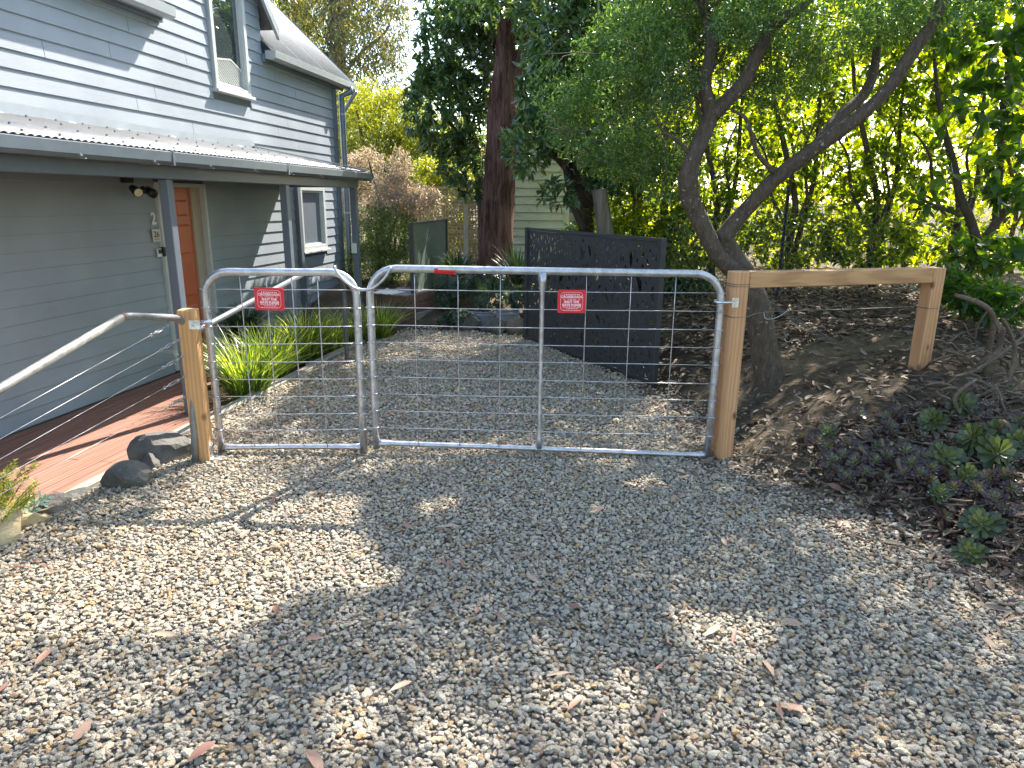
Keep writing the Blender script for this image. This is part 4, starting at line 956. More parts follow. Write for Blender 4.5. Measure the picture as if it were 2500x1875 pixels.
for (rx, ry), (lx, ly), (tx0, tx1) in (((418, 791), (0, 1021), (350, 405)), ((446, 825), (0, 1072), (373, 430)), ((450, 868.5), (0, 1121), (376, 440)), ((455, 917.5), (0, 1168), (378, 445)), ((459, 966.5), (63, 1174), (400, 448))):
    a, c = hp(rx, ry, -3.0), hp(lx, ly, -3.0); e_ = a + (c - a) * 1.5
    cb = MB(); cb.tube([a, e_], .0015, 5); cb_o = cb.build('cable', mt['wire'], hr, True)
    f = lambda x: a + (c - a) * ((rx - x) / (rx - lx)) * .98
    q0, q1 = f(tx1), f(tx0); dd_ = (q1 - q0); L_ = np.linalg.norm(dd_); dd_ /= L_; nn_ = np.cross(dd_, HN); nn_ /= np.linalg.norm(nn_)
    mb = MB()
    for sg in (-1, 1): mb.tube([q0 + dd_ * L_ * .25 + nn_ * .0085 * sg, q0 + dd_ * L_ * .72 + nn_ * .0085 * sg], .003, 6)
    for t_ in (.25, .72): mb.tube([q0 + dd_ * L_ * t_ - nn_ * .011, q0 + dd_ * L_ * t_ + nn_ * .011], .005, 6)
    mb.tube([q0, q0 + dd_ * L_ * .35], .004, 6); mb.tube([q0 + dd_ * L_ * .62, q0 + dd_ * L_ * .9], .004, 6)
    for t_ in (-.03, .95):
        cc = q0 + dd_ * L_ * t_; mb.tube([cc + dd_ * .012 * math.cos(u) + nn_ * .009 * math.sin(u) for u in np.linspace(0, 6.28, 9)], .003, 5, False)
    mb.build('turnbuckle', mt['wire'], cb_o, True)
hr2 = thing('handrail', 'grey steel pipe handrail standing behind the narrow gate', 'handrail', hp(848, 891, -3.15))
pts = [hp(848, 893, -3.15), hp(842, 740, -3.15), hp(838, 700, -3.15), hp(828, 678, -3.15), hp(808, 669, -3.15), hp(760, 667, -3.15), hp(742, 668, -3.15)]
mb = MB(); mb.tube(pts, .025, 14); mb.build('rail_pipe', mt['pipe_grey'], hr2, True)
mb = MB(); mb.tube([pts[-1], hp(505, 795, -3.15), hp(470, 815, -3.15)], .025, 14); mb.build('rail_pipe', mt['pipe_grey'], hr2, True)
e_ = hp(470, 815, -3.15); mb = MB(); mb.tube([e_, (e_[0], e_[1], -.1)], .025, 12); mb.build('end_post', mt['pipe_grey'], hr2, True)
# ------------------------------------------------------------------ perforated screens
def perforated(P0, P1, z0, z1, cw, ch, hl, hw_, th=.004, skip=.12, seed=0, lean=.35):
    r = random.Random(seed); P0 = np.array(P0, float); P1 = np.array(P1, float); L = np.linalg.norm((P1 - P0)[:2]); ax = (P1 - P0) / L; ax[2] = 0; H_ = z1 - z0
    nn = np.cross(ax, [0, 0, 1]); verts = [(0, 0), (L, 0), (L, H_), (0, H_)]; edges = [(0, 1), (1, 2), (2, 3), (3, 0)]; polys = []
    placed = []; target = int((L * H_) / (cw * ch)); tries = 0
    while len(placed) < target and tries < target * 40:
        tries += 1; big_ = r.random() < .3
        l_ = hl * (r.uniform(.7, 1.1) if big_ else r.uniform(.2, .6)); w_ = hw_ * (r.uniform(.5, 1.0) if big_ else r.uniform(.15, .5)); a = r.gauss(0, lean); bend = r.uniform(-.5, .5)
        cx, cz = r.uniform(.04, L - .04), r.uniform(.04, H_ - .04); pl = []
        for k in range(8):
            t_ = 2 * math.pi * k / 8; u, v = math.cos(t_) * w_ / 2 * (.9 if k % 2 else 1), math.sin(t_) * l_ / 2; u += bend * (v * v) / l_ * 2
            pl.append((cx + u * math.cos(a) + v * math.sin(a), cz - u * math.sin(a) + v * math.cos(a)))
        xs_ = [q[0] for q in pl]; zs_ = [q[1] for q in pl]
        if min(xs_) < .02 or max(xs_) > L - .02 or min(zs_) < .02 or max(zs_) > H_ - .02: continue
        cir = [(pl[k][0], pl[k][1]) for k in (2, 6)]; cir = [(cir[0][0] * t_ + cir[1][0] * (1 - t_) , cir[0][1] * t_ + cir[1][1] * (1 - t_), w_ * .55 + abs(bend) * l_ * .12 + .003) for t_ in (0.03, .27, .5, .73, .97)]
        if any(abs(p[0][0] - cx) < .2 and any((x1 - x2) ** 2 + (y1 - y2) ** 2 < (r1 + r2) ** 2 for x1, y1, r1 in p for x2, y2, r2 in cir) for p in placed): continue
        placed.append(cir); b_ = len(verts); verts += pl; edges += [(b_ + k, b_ + (k + 1) % 8) for k in range(8)]; polys.append(pl)
    V, _, F_, *_r = delaunay_2d_cdt([Vector(v) for v in verts], edges, [], 0, 1e-6)
    V = np.array([v[:] for v in V]); Fc = np.array([f for f in F_]); cen = V[Fc].mean(1); hole = np.zeros(len(Fc), bool)
    for pl in polys:
        pa = np.array(pl); lo, hi = pa.min(0), pa.max(0); c_ = ((cen >= lo) & (cen <= hi)).all(1)
        if c_.any(): idx = np.where(c_)[0]; hole[idx] |= inpoly(cen[idx, 0], cen[idx, 1], pl)
    Fc = Fc[~hole]; mb = MB()
    to = lambda v, s_: P0 + ax * v[0] + np.array([0, 0, z0 + v[1] - P0[2]]) + nn * s_
    mb.add([to(v, th / 2) for v in V], [tuple(f) for f in Fc]); mb.add([to(v, -th / 2) for v in V], [tuple(f)[::-1] for f in Fc])
    for pl in polys:
        k = len(pl); mb.add([to(v, s_) for s_ in (th / 2, -th / 2) for v in pl], [(i, (i + 1) % k, k + (i + 1) % k, k + i) for i in range(k)])
    return mb
def screen(name, label, P0, P1, z0, z1, mat, pmat, base, **kw):
    P0, P1 = np.array([*P0[:2], 0.]), np.array([*P1[:2], 0.])
    s_ = thing(name, label, 'privacy screen', (P0[0], P0[1], 0)); mb = perforated(P0, P1, z0 + .02, z1 - .02, **kw); mb.build('cut_panel', mt[pmat], s_)
    d = (P1 - P0) / np.linalg.norm(P1 - P0); n_ = np.array([-d[1], d[0], 0])
    for P, sg in ((P0, -1), (P1, 1)):
        mb = MB(); c = P + d * sg * .03; g_ = tz(P[0], P[1]) - .1; mb.obox((c[0], c[1], (g_ + z1 + .02) / 2), d, n_, (0, 0, 1), .03, .03, (z1 + .02 - g_) / 2, .004); mb.build('post', mt[mat], s_)
    for z_ in (z0, z1): mb = MB(); mb.beam(P0 + (0, 0, z_), P1 + (0, 0, z_), .034, .032); mb.build('frame_rail', mt[mat], s_)
    return s_
D0, D1 = onz(1287, 831), onz(1590, 945)
sc1 = screen('garden_screen', 'charcoal laser cut metal screen with leaf pattern behind the wide gate', D0, D1, .05, 1.49, 'panel', 'panel', 0, cw=.055, ch=.08, hl=.19, hw_=.085, seed=4, lean=.45)
G0 = onz(1012, 793); GP1 = onY(1087, 534, 12.6)
sc2 = screen('garden_screen', 'green laser cut metal screen half in sun beside the brown box', G0, GP1, .43, 1.50, 'panel', 'panel_green', 0, cw=.06, ch=.08, hl=.11, hw_=.022, seed=9, lean=.25)

# ------------------------------------------------------------------ shed, lattice, stakes
SY = 14.0
def sx(px, Y=SY): return onY(px, 480, Y)[0]
shed = thing('shed', 'old weatherboard shed with flaking pale green paint behind the trees', 'shed', (sx(1280), SY, .3))
xa, xb = sx(1200), sx(1378); zz_ = .25; k = 0
while zz_ < 3.5:
    cut = [xa, xa + (.9 + .7 * (k % 3)) , xb]
    for a, c in zip(cut[:-1], cut[1:]):
        mb = MB(); mb.add([(a + .002, SY + .05, zz_), (c - .002, SY + .05, zz_), (c - .002, SY + .05, zz_ + .146), (a + .002, SY + .05, zz_ + .146),
                           (a + .002, SY - .03, zz_), (c - .002, SY - .03, zz_), (c - .002, SY - .002, zz_ + .146), (a + .002, SY - .002, zz_ + .146)],
                          [(0, 3, 2, 1), (4, 5, 6, 7), (0, 1, 5, 4), (3, 7, 6, 2), (0, 4, 7, 3), (1, 2, 6, 5)]); mb.build('weatherboard', mt['shed'], shed)
    zz_ += .153; k += 1
mb = MB(); mb.box((xa, SY + .055, .2), (xb + .02, SY + 4, 3.4)); mb.build('shed_body', mt['fascia'], shed)
mb = MB(); mb.box((xb, SY - .03, .2), (xb + .10, SY + .05, 3.45), .004); mb.build('corner_board', mt['shed'], shed)
mb = MB(); mb.box((xb + .105, SY + .1, .2), (xb + .62, SY + .16, 2.6)); mb.build('teal_door', mt['teal'], shed)
LY = 15.0; la = thing('lattice_screen', 'tan timber lattice panel standing behind the green screen', 'lattice', (sx(1100, LY), LY, .3))
lx0, lx1 = onY(1026, 500, LY)[0], onY(1184, 500, LY)[0]; lz0, lz1 = onY(1100, 645, LY)[2], onY(1100, 461, LY)[2]
mb = MB(); n1 = 21
for i in range(n1 + 1): x = lx0 + (lx1 - lx0) * i / n1; mb.box((x - .011, LY, lz0), (x + .011, LY + .006, lz1))
n2 = 24
for i in range(n2 + 1): q = lz0 + (lz1 - lz0) * i / n2; mb.box((lx0, LY - .008, q - .011), (lx1, LY - .001, q + .011))
tag(mb.build('lattice_slats', mt['lattice'], la), kind='stuff')
for z_ in (lz1 + .02, (lz0 + lz1) / 2 - .1, lz0 - .02): mb = MB(); mb.box((lx0 - .02, LY - .02, z_ - .025), (lx1 + .02, LY + .02, z_ + .025)); mb.build('lattice_rail', mt['lattice'], la)
for x in (lx0 - .04, lx1 + .02): mb = MB(); mb.box((x - .03, LY - .03, lz0 - .4), (x + .03, LY + .03, lz1 + .05)); mb.build('lattice_post', mt['lattice'], la)
st = thing('garden_stake', 'grey white T shaped timber stake in front of the lattice', 'stake', (sx(1137, 14.5), 14.5, .3)); x = sx(1137, 14.5)
mb = MB(); mb.box((x - .045, 14.48, .1), (x + .045, 14.52, onY(1137, 500, 14.5)[2])); mb.build('upright', simple('grey paint', (.42, .41, .37), .7, noise=.2), st)
z_ = onY(1137, 494, 14.5)[2]; mb = MB(); mb.box((sx(1108, 14.5), 14.46, z_ - .03), (sx(1172, 14.5), 14.54, z_ + .03)); mb.build('crossbar', mt['sleeper'], st)

# ------------------------------------------------------------------ brown box, cloth, planters, garden bed wall
bc = onz(994, 800, 0); a_ = np.array([.43, .903, 0]); b_ = np.array([-.903, .43, 0]); bx = thing('storage_box', 'brown slatted timber garden box with a dark lid beside the green screen', 'box', (bc[0], bc[1], 0))
LA, LB, HB = .74, .58, .46
for k in range(4):
    z0, z1 = .0 + k * HB / 4, (k + 1) * HB / 4 - .006
    mb = MB(); mb.obox(bc + b_ * LB / 2 + a_ * .012 + (0, 0, (z0 + z1) / 2), b_, a_, (0, 0, 1), LB / 2 - .014, .012, (z1 - z0) / 2, .002); mb.build('front_slat', mt['boxwood'], bx)
    mb = MB(); mb.obox(bc + a_ * (LA / 2) + b_ * .012 + (0, 0, (z0 + z1) / 2), a_, b_, (0, 0, 1), LA / 2 - .001, .012, (z1 - z0) / 2, .002); mb.build('side_slat', mt['boxwood'], bx)
mb = MB(); mb.obox(bc + a_ * (LA / 2) + b_ * (LB / 2 + .01) + (0, 0, HB / 2 - .005), a_, b_, (0, 0, 1), LA / 2 - .03, LB / 2 - .03, HB / 2 - .01); mb.build('liner', mt['black'], bx)
for k in range(7): mb = MB(); mb.obox(bc + a_ * (LA / 2) + b_ * (LB * (k + .5) / 7) + (0, 0, HB + .012), a_, b_, (0, 0, 1), LA / 2 + .02, LB / 14 - .003, .012, .002); mb.build('lid_board', mt['boxtop'], bx)
cc = bc + b_ * .42 + a_ * .12 + (0, 0, HB + .032); mb = MB(); n_ = 9; vv = []
for i in range(n_):
    for j in range(n_):
        u, v = i / (n_ - 1) - .5, j / (n_ - 1) - .5; rr = max(abs(u), abs(v)); vv.append(cc + b_ * u * .42 + a_ * v * .36 + (0, 0, max(.055 - .12 * rr, -.004) + .006 * math.sin(i * 2.1) * math.cos(j * 1.7)))
mb.add(vv, [(i * n_ + j, i * n_ + j + 1, (i + 1) * n_ + j + 1, (i + 1) * n_ + j) for i in range(n_ - 1) for j in range(n_ - 1)])
o = mb.build('cloth', mt['cloth'], None, True, cc - (0, 0, .03)); md = o.modifiers.new('t', 'SOLIDIFY'); md.thickness = .006; tag(o, 'crumpled cream cloth lying on the brown box lid', 'cloth')
gw = thing('garden_wall', 'low weathered board edging the back bed to the right of the brown box', 'garden edging', (-1.45, 10.35, 0))
q0 = np.array([G0[0] + .05, G0[1] - .05, .09]); mb = MB(); mb.beam(q0, q0 + a_ * 1.7, .045, .20, bev=.004); mb.build('side_board', mt['sleeper'], gw)
mb = MB(); q1 = q0 + a_ * 1.15 + (0, 0, .12); mb.beam(q1 - b_ * .02, q1 - b_ * .45 + (0, 0, -.02), .04, .22, bev=.004); mb.build('end_board', mt['lattice'], gw)
def planter(px0, px1, ybase, ytop, Y, label, taper=.85, d=.26):
    x0, x1 = onY(px0, ybase, Y)[0], onY(px1, ybase, Y)[0]; z0, z1 = onY(px0, ybase, Y)[2], onY(px0, ytop, Y)[2]; cx = (x0 + x1) / 2; hw2 = (x1 - x0) / 2
    p = thing('planter', label, 'planter', (cx, Y + d / 2, z0)); mb = MB(); w0 = hw2 * taper; V = []
    for (w_, dd_, z_) in ((w0, d / 2 * taper, z0 - .05), (hw2, d / 2, z1), (hw2 - .015, d / 2 - .015, z1), (hw2 - .02, d / 2 - .02, z1 - .04)):
        V += [(cx - w_, Y + d / 2 - dd_, z_), (cx + w_, Y + d / 2 - dd_, z_), (cx + w_, Y + d / 2 + dd_, z_), (cx - w_, Y + d / 2 + dd_, z_)]
    mb.add(V, [(4 * r_ + k, 4 * r_ + (k + 1) % 4, 4 * r_ + 4 + (k + 1) % 4, 4 * r_ + 4 + k) for r_ in range(3) for k in range(4)] + [(3, 2, 1, 0)]); mb.build('pot', mt['greypot'], p)
    mb = MB(); e = .012; 
    for (a, c) in (((cx - hw2 - e, Y - e, z1 - .025), (cx + hw2 + e, Y + .004, z1 + .006)), ((cx - hw2 - e, Y + .004, z1 - .025), (cx - hw2 + .004, Y + d, z1 + .006)), ((cx + hw2 - .004, Y + .004, z1 - .025), (cx + hw2 + e, Y + d, z1 + .006))): mb.box(a, c)
    mb.build('rim', mt['greypot'], p); mb = MB(); mb.box((cx - hw2 + .02, Y + .02, z1 - .05), (cx + hw2 - .02, Y + d - .02, z1 - .03)); mb.build('potting_soil', mt['soil'], p); return p
planter(1142, 1206, 800, 768, 10.05, 'long grey trough planter left of the square planter', .9)
planter(1210, 1266, 800, 764, 9.85, 'square grey planter beside the charcoal screen', .82)

# ------------------------------------------------------------------ trees
def shell_tree(name, label, cat, base, group=None): return thing(name, label, cat, tuple(base), group)
# twisted tree in the bank behind the pine frame
bY = 5.95; tb = onY(1880, 955, bY); t1 = shell_tree('twisted_tree', 'twisted grey barked tree with a forked trunk and fine leaves behind the pine frame', 'tree', (tb[0], tb[1], tb[2]), None)
mb = MB()
tr = pp([(1886, 990), (1882, 950), (1870, 880), (1858, 800), (1842, 735), (1822, 690)], bY); tr[0][2] -= .05
limb(mb, tr, [.17, .145, .122, .112, .11, .105], None, 16, .06, 4)
limb(mb, pp([(1826, 700), (1780, 650), (1745, 610), (1700, 520), (1680, 450), (1692, 385), (1722, 320), (1738, 270)], [bY, bY, bY - .02, bY - .05, bY - .1, bY - .12, bY - .1, bY - .1]), [.085, .076, .072, .072, .078, .068, .066, .064], None, 14, .07, 4, 3)
limb(mb, pp([(1736, 285), (1724, 230), (1722, 190), (1738, 110), (1722, 30), (1680, -60)], [bY - .1, bY - .1, bY - .05, bY, bY + .1, bY + .2]), [.06, .055, .05, .048, .04, .03], None, 10, .08, 4, 5)
limb(mb, pp([(1738, 280), (1780, 240), (1820, 195), (1862, 105), (1900, 55), (1960, 15), (2030, -50)], [bY - .1, bY - .1, bY - .12, bY - .15, bY - .15, bY - .2, bY - .2]), [.064, .058, .055, .05, .044, .03, .02], None, 10, .08, 4, 6)
limb(mb, pp([(1842, 720), (1812, 660), (1775, 600), (1768, 565)], [bY + .05, bY + .05, bY + .05, bY + .02]), [.10, .095, .085, .075], None, 12, .08, 4, 8)
limb(mb, pp([(1762, 585), (1800, 535), (1860, 470), (1905, 427), (2005, 350), (2088, 293), (2168, 216), (2231, 122), (2284, 45), (2310, -50)], [bY + .02] * 2 + [bY - .05, bY - .1, bY - .2, bY - .3, bY - .35, bY - .4, bY - .4, bY - .4]), [.075, .066, .062, .06, .056, .052, .048, .05, .042, .03], None, 12, .09, 4, 9)
limb(mb, pp([(1990, 362), (2050, 285), (2105, 235), (2132, 180), (2142, 110), (2150, 20)], [bY - .15, bY, bY + .1, bY + .15, bY + .2, bY + .3]), [.05, .05, .046, .04, .03, .02], None, 10, .08, 4, 10)
limb(mb, pp([(1888, 418), (1850, 375), (1832, 320), (1818, 286), (1785, 268)], bY - .15), [.024, .02, .018, .016, .011], None, 8, .05, 4, 11)
limb(mb, pp([(1682, 375), (1655, 345), (1625, 325), (1605, 300)], bY - .15), [.016, .014, .012, .008], None, 7, .05, 3, 12)
limb(mb, pp([(1625, 325), (1600, 330), (1590, 332)], bY - .15), [.009, .007, .004], None, 6, .05, 3, 13)
mb.build('trunk', mt['bark_main'], t1, True)
mb = MB(); an = pp([(1722, 190), (1738, 110), (1722, 30), (1820, 195), (1862, 105), (2005, 350), (2168, 216), (2231, 122), (1620, 322), (1700, 240), (1640, 160)], bY)
twigs(mb, an, 90, .5, .005, .3)
for _ in range(60):
    a = onY(rng.uniform(1380, 2050), rng.uniform(40, 420), bY + rng.uniform(-.6, .5)); d = rng.normal(size=3) * .07 + np.array([-.05, 0, -.02]); mb.tube([a, a + d + (0, 0, .02), a + d * 2 + rng.normal(size=3) * .04], [.005, .0035, .0015], 4, False)
tag(mb.build('twigs', mt['bark_main'], t1, True), kind='stuff')
crown(t1, [(1540, 300, 6.5, 200, 110, .35, 1.0), (1440, 190, 6.6, 140, 100, .4, .6), (1620, 130, 6.6, 170, 100, .35, .9), (1540, 390, 6.5, 110, 50, .3, .35), (1830, 120, 6.6, 170, 90, .35, .6), (1700, 10, 6.4, 240, 50, .5, .8), (1640, 200, 5.7, 60, 70, .15, .12), (1800, 60, 5.6, 60, 40, .15, .10), (1560, 110, 5.8, 110, 70, .2, .3), (1700, -120, 6.0, 330, 90, .8, 1.2),
            (2010, 30, 5.9, 220, 90, .5, .9), (1900, 190, 6.2, 110, 70, .3, .3), (1640, 440, 6.2, 80, 50, .3, .15), (2250, 20, 5.7, 160, 60, .4, .4), (1480, 40, 6.4, 200, 80, .5, .8)], 'leaf_fine', .052, 1500, .30, hole=.42, hf=2.6, seed=2, droop=.0, spread=.7)

# red stringybark trunk
tb = onY(1210, 690, 12.0); t2 = shell_tree('stringybark_tree', 'tall thick red brown stringy barked trunk in the centre of the garden', 'tree', (tb[0], tb[1], tb[2]), None)
mb = MB(); limb(mb, pp([(1210, 720), (1208, 660), (1210, 600), (1216, 500), (1222, 400), (1226, 300), (1230, 200), (1236, 100), (1244, 0), (1250, -110)], 12.0), [.36, .31, .285, .27, .262, .25, .20, .155, .13, .11], None, 26, .06, 6, 2)
limb(mb, pp([(1228, 260), (1262, 170), (1290, 80), (1300, -40)], 12.0), [.16, .12, .1, .07], None, 12, .1, 4, 3); mb.build('trunk', mt['bark_red'], t2, True)
mb = MB()                                        # hanging strips of bark
for _ in range(150):
    z_ = rng.uniform(.6, 4.6); a = rng.uniform(-3.14, 0.2); pxx = 1209 + (z_ - .5) * 4.2; c = onY(pxx, 500, 12.0); r_ = .275 - max(0, z_ - 3.5) * .06 + .006
    p = np.array([c[0] + math.cos(a) * r_, 12.0 + math.sin(a) * r_, z_]); l_ = rng.uniform(.15, .5); o_ = np.array([math.cos(a), math.sin(a), 0]); tgt = np.array([-math.sin(a), math.cos(a), 0])
    w_ = rng.uniform(.006, .02); mb.add([p - tgt * w_, p + tgt * w_, p + tgt * w_ * .6 + o_ * .014 - (0, 0, l_), p - tgt * w_ * .6 + o_ * .014 - (0, 0, l_)], [(0, 1, 2, 3), (3, 2, 1, 0)])
tag(mb.build('bark_strips', mt['bark_red'], t2), kind='stuff')

# dark leaved multi stemmed trees
def stems(parent, paths, mat='bark_dark', name='trunk', n=10):
    mb = MB()
    for i, (pts, Y, r) in enumerate(paths): limb(mb, pp(pts, Y), r, None, n, .08, 4, i)
    return mb.build(name, mt[mat], parent, True)
tb = onY(1432, 620, 10.2); t3 = shell_tree('dark_leafed_tree', 'dark glossy leafed tree with forked stems between the stringybark and charcoal screen', 'tree', tuple(tb), 'dark leafed trees behind the screens')
stems(t3, [([(1432, 700), (1430, 620), (1432, 540), (1438, 480)], 10.2, [.15, .125, .12, .12]), ([(1438, 490), (1410, 430), (1385, 395), (1370, 360), (1350, 250), (1330, 120)], 10.2, [.09, .085, .08, .07, .05, .03]),
           ([(1436, 500), (1400, 450), (1382, 410), (1345, 366), (1300, 300), (1270, 180)], 10.1, [.075, .065, .06, .05, .04, .02]), ([(1438, 485), (1450, 430), (1470, 340), (1500, 200), (1530, 60)], 10.3, [.08, .07, .06, .05, .03]),
           ([(1425, 560), (1400, 500), (1385, 440), (1375, 380)], 9.9, [.06, .05, .04, .03])])
crown(t3, [(1370, 60, 10.4, 100, 120, 1.0, .9), (1380, 220, 9.6, 105, 110, .8, .85), (1290, 350, 9.6, 60, 70, .5, .28),
            (1460, 130, 9.8, 150, 150, 1.0, 1.2), (1460, 300, 9.6, 130, 90, .8, .8), (1360, 470, 9.5, 45, 35, .3, .08), (1450, -60, 10.8, 190, 110, 1.2, 1.0), (1500, 420, 9.8, 80, 50, .4, .3), (1560, 20, 10.0, 200, 120, 1.0, 1.0)], 'leaf_dark', .135, 420, .34, hole=.15, hf=1.6, seed=4, whorl=8, droop=.5, big=True)
tb = onY(1150, 640, 13.3); t5 = shell_tree('dark_leafed_tree', 'dark leafed tree hanging over the lattice left of the stringybark trunk', 'tree', tuple(tb), 'dark leafed trees behind the screens')
stems(t5, [([(1180, 650), (1176, 500), (1165, 380), (1130, 260), (1090, 140)], 13.0, [.1, .09, .08, .06, .03]), ([(1172, 420), (1120, 330), (1060, 250)], 13.0, [.05, .04, .02])])
crown(t5, [(1120, 110, 13.2, 130, 110, .8, 1.5), (1030, 150, 13.4, 75, 70, .6, .45), (1085, 270, 13.0, 90, 100, .7, 1.0), (1125, 390, 12.9, 55, 65, .4, .35), (1000, 215, 13.2, 55, 30, .3, .14), (1160, 20, 12.6, 150, 60, .8, .7), (1150, 470, 12.9, 30, 18, .2, .05), (1150, 60, 13, 60, 50, .5, .3),
            (1245, 0, 11.4, 60, 35, .3, .15), (1180, 150, 13.0, 50, 130, .4, .4), (1285, 230, 13.0, 45, 150, .3, .6), (1270, 330, 12.4, 30, 50, .2, .12)], 'leaf_dark', .15, 420, .34, hole=.12, hf=1.6, seed=5, whorl=8, droop=.5, big=True, filt='house')
tb = onY(1430, 640, 10.9); us = shell_tree('dark_undergrowth', 'dark leafy undergrowth filling the space behind the charcoal screen', 'shrub', tuple(tb))
stems(us, [([(1430, 720), (1440, 640), (1450, 580)], 10.9, [.03, .02, .01])])
crown(us, [(1340, 690, 10.6, 80, 60, .3, .8), (1450, 690, 10.4, 90, 70, .3, .9), (1560, 680, 10.2, 90, 80, .3, .9), (1640, 650, 9.9, 70, 60, .3, .6), (1420, 600, 11, 60, 50, .3, .4), (1520, 600, 10.8, 60, 60, .3, .4), (1680, 690, 9.4, 60, 40, .3, .4)], 'leaf_dark', .11, 420, .4, seed=71, whorl=6, droop=.2, filt=False)
tb = onY(1553, 620, 10.0); t4 = shell_tree('dark_leafed_tree', 'slim dark stemmed tree rising behind the right end of the charcoal screen', 'tree', tuple(tb), 'dark leafed trees behind the screens')
stems(t4, [([(1553, 700), (1553, 600), (1557, 500), (1557, 440), (1570, 330), (1600, 180), (1620, 40)], 10.0, [.09, .075, .07, .065, .05, .04, .03]), ([(1557, 470), (1530, 420), (1512, 390), (1500, 330)], 10.0, [.06, .055, .05, .03]), ([(1640, 620), (1620, 520), (1650, 400), (1655, 300)], 9.7, [.06, .05, .04, .03])])
crown(t4, [(1600, 470, 9.7, 90, 110, .6, .9), (1560, 560, 9.9, 80, 70, .5, .5), (1630, 330, 9.8, 90, 90, .6, .7), (1480, 540, 10.4, 70, 80, .5, .5), (1660, 590, 9.2, 60, 80, .5, .5)], 'leaf_hedge', .10, 480, .36, hole=.25, hf=2.2, seed=6, whorl=5, droop=.3)
# weathered stump post
sp = thing('old_post', 'leaning split grey brown timber post behind the charcoal screen', 'post', tuple(onY(1475, 640, 9.6)))
mb = MB(); limb(mb, pp([(1488, 680), (1484, 600), (1474, 540), (1463, 462)], 9.6), [.13, .125, .115, .105], None, 9, .1, 3, 3); mb.build('post', mt['bark_gum'], sp)

# gum trees beyond the roof
tb = onY(825, 560, 24); g1 = shell_tree('gum_tree', 'tall gum tree with a straight grey trunk rising behind the house roof', 'tree', tuple(tb), 'gum trees behind the house')
stems(g1, [([(832, 620), (830, 400), (828, 220), (824, 100), (818, -120)], 24, [.42, .30, .24, .24, .2]), ([(828, 150), (790, 140), (765, 160), (745, 120), (720, 60)], 24, [.14, .14, .15, .1, .06]), ([(826, 60), (850, 20), (880, -60)], 24, [.12, .1, .06]), ([(828, 200), (880, 130), (940, 80), (960, 20)], 24.5, [.07, .05, .04, .02])], 'bark_gum')
crown(g1, [(900, 60, 24, 90, 100, 2, 1.2), (890, 170, 25, 90, 110, 2, 1.3), (760, 60, 25, 80, 90, 2, 1.0), (760, 190, 26, 90, 60, 2, .7), (860, 300, 26, 60, 60, 1.5, .6), (700, 10, 25, 70, 50, 2, .5), (850, -40, 24, 160, 70, 2.5, 1.0)], 'leaf_gum', .20, 620, .24, hole=.4, hf=.8, seed=8, droop=.7, filt=False)
tb = onY(735, 560, 30); g2 = shell_tree('gum_tree', 'pale grey gum tree partly hidden beyond the dormer roof', 'tree', tuple(tb), 'gum trees behind the house')
stems(g2, [([(765, 620), (752, 300), (745, 120), (728, 0), (722, -100)], 30, [.5, .42, .38, .32, .3])], 'bark_gum')
crown(g2, [(690, 60, 30, 80, 90, 2.5, 1.0), (660, 0, 31, 60, 60, 2, .6), (720, 130, 31, 60, 60, 2, .6), (790, 10, 30, 80, 70, 2, .7)], 'leaf_gold', .24, 420, .26, hole=.5, hf=.7, seed=10, droop=.7, filt=False)
# golden tree
tb = onY(950, 600, 20); g3_ = shell_tree('golden_tree', 'feathery golden green tree glowing in sun right of the house corner', 'tree', tuple(tb))
stems(g3_, [([(900, 640), (902, 500), (900, 400), (880, 320), (870, 260)], 20, [.12, .1, .07, .04, .02]), ([(980, 640), (985, 500), (960, 400), (990, 300), (1000, 250)], 20, [.12, .1, .06, .04, .02]), ([(900, 420), (920, 350), (935, 280)], 20, [.05, .03, .02]), ([(900, 400), (865, 370), (850, 330)], 20, [.04, .03, .02])], 'bark_dark')
crown(g3_, [(900, 330, 20, 75, 110, 1.5, 1.2), (960, 300, 20.5, 60, 70, 1.2, .8), (1030, 330, 20, 60, 60, 1.2, .8), (1040, 400, 19.5, 50, 70, 1, .9), (930, 420, 20, 90, 60, 1.5, .9), (870, 260, 21, 40, 50, 1, .3), (1000, 250, 21, 60, 35, 1, .3), (850, 420, 19.5, 30, 80, .6, .4), (1000, 430, 19, 60, 60, 1, .7)], 'leaf_gold', .13, 1300, .22, hole=.35, hf=1.3, seed=12, droop=.5, filt=False)
# purple smoke-like bush and green bush under it
tb = onY(930, 700, 13); pb = shell_tree('purple_bush', 'dusky purple leafed bush between the verandah end and the lattice', 'bush', tuple(tb))
stems(pb, [([(930, 720), (935, 600), (930, 500), (910, 430), (900, 390)], 13, [.06, .05, .035, .02, .01]), ([(935, 620), (965, 540), (1000, 490), (1030, 470)], 13, [.04, .03, .02, .01])], 'bark_dark')
crown(pb, [(920, 430, 13, 70, 55, .6, 1.0), (960, 480, 12.8, 70, 50, .6, .9), (1010, 490, 12.8, 60, 35, .5, .6), (880, 480, 12.9, 50, 60, .5, .7), (910, 390, 13.2, 40, 30, .4, .3), (965, 400, 13.2, 40, 35, .4, .25), (1045, 475, 13, 30, 15, .2, .12), (860, 430, 13, 25, 50, .3, .3)], 'leaf_purple', .055, 1200, .32, hole=.4, hf=2.6, seed=14, droop=.0, filt='house')
tb = onY(930, 760, 12.6); gb = shell_tree('green_bush', 'dense small leafed green bush beside the last verandah post', 'bush', tuple(tb))
stems(gb, [([(930, 770), (925, 650), (920, 560)], 12.6, [.05, .04, .02]), ([(940, 770), (960, 660), (965, 580)], 12.6, [.04, .03, .02])], 'bark_dark')
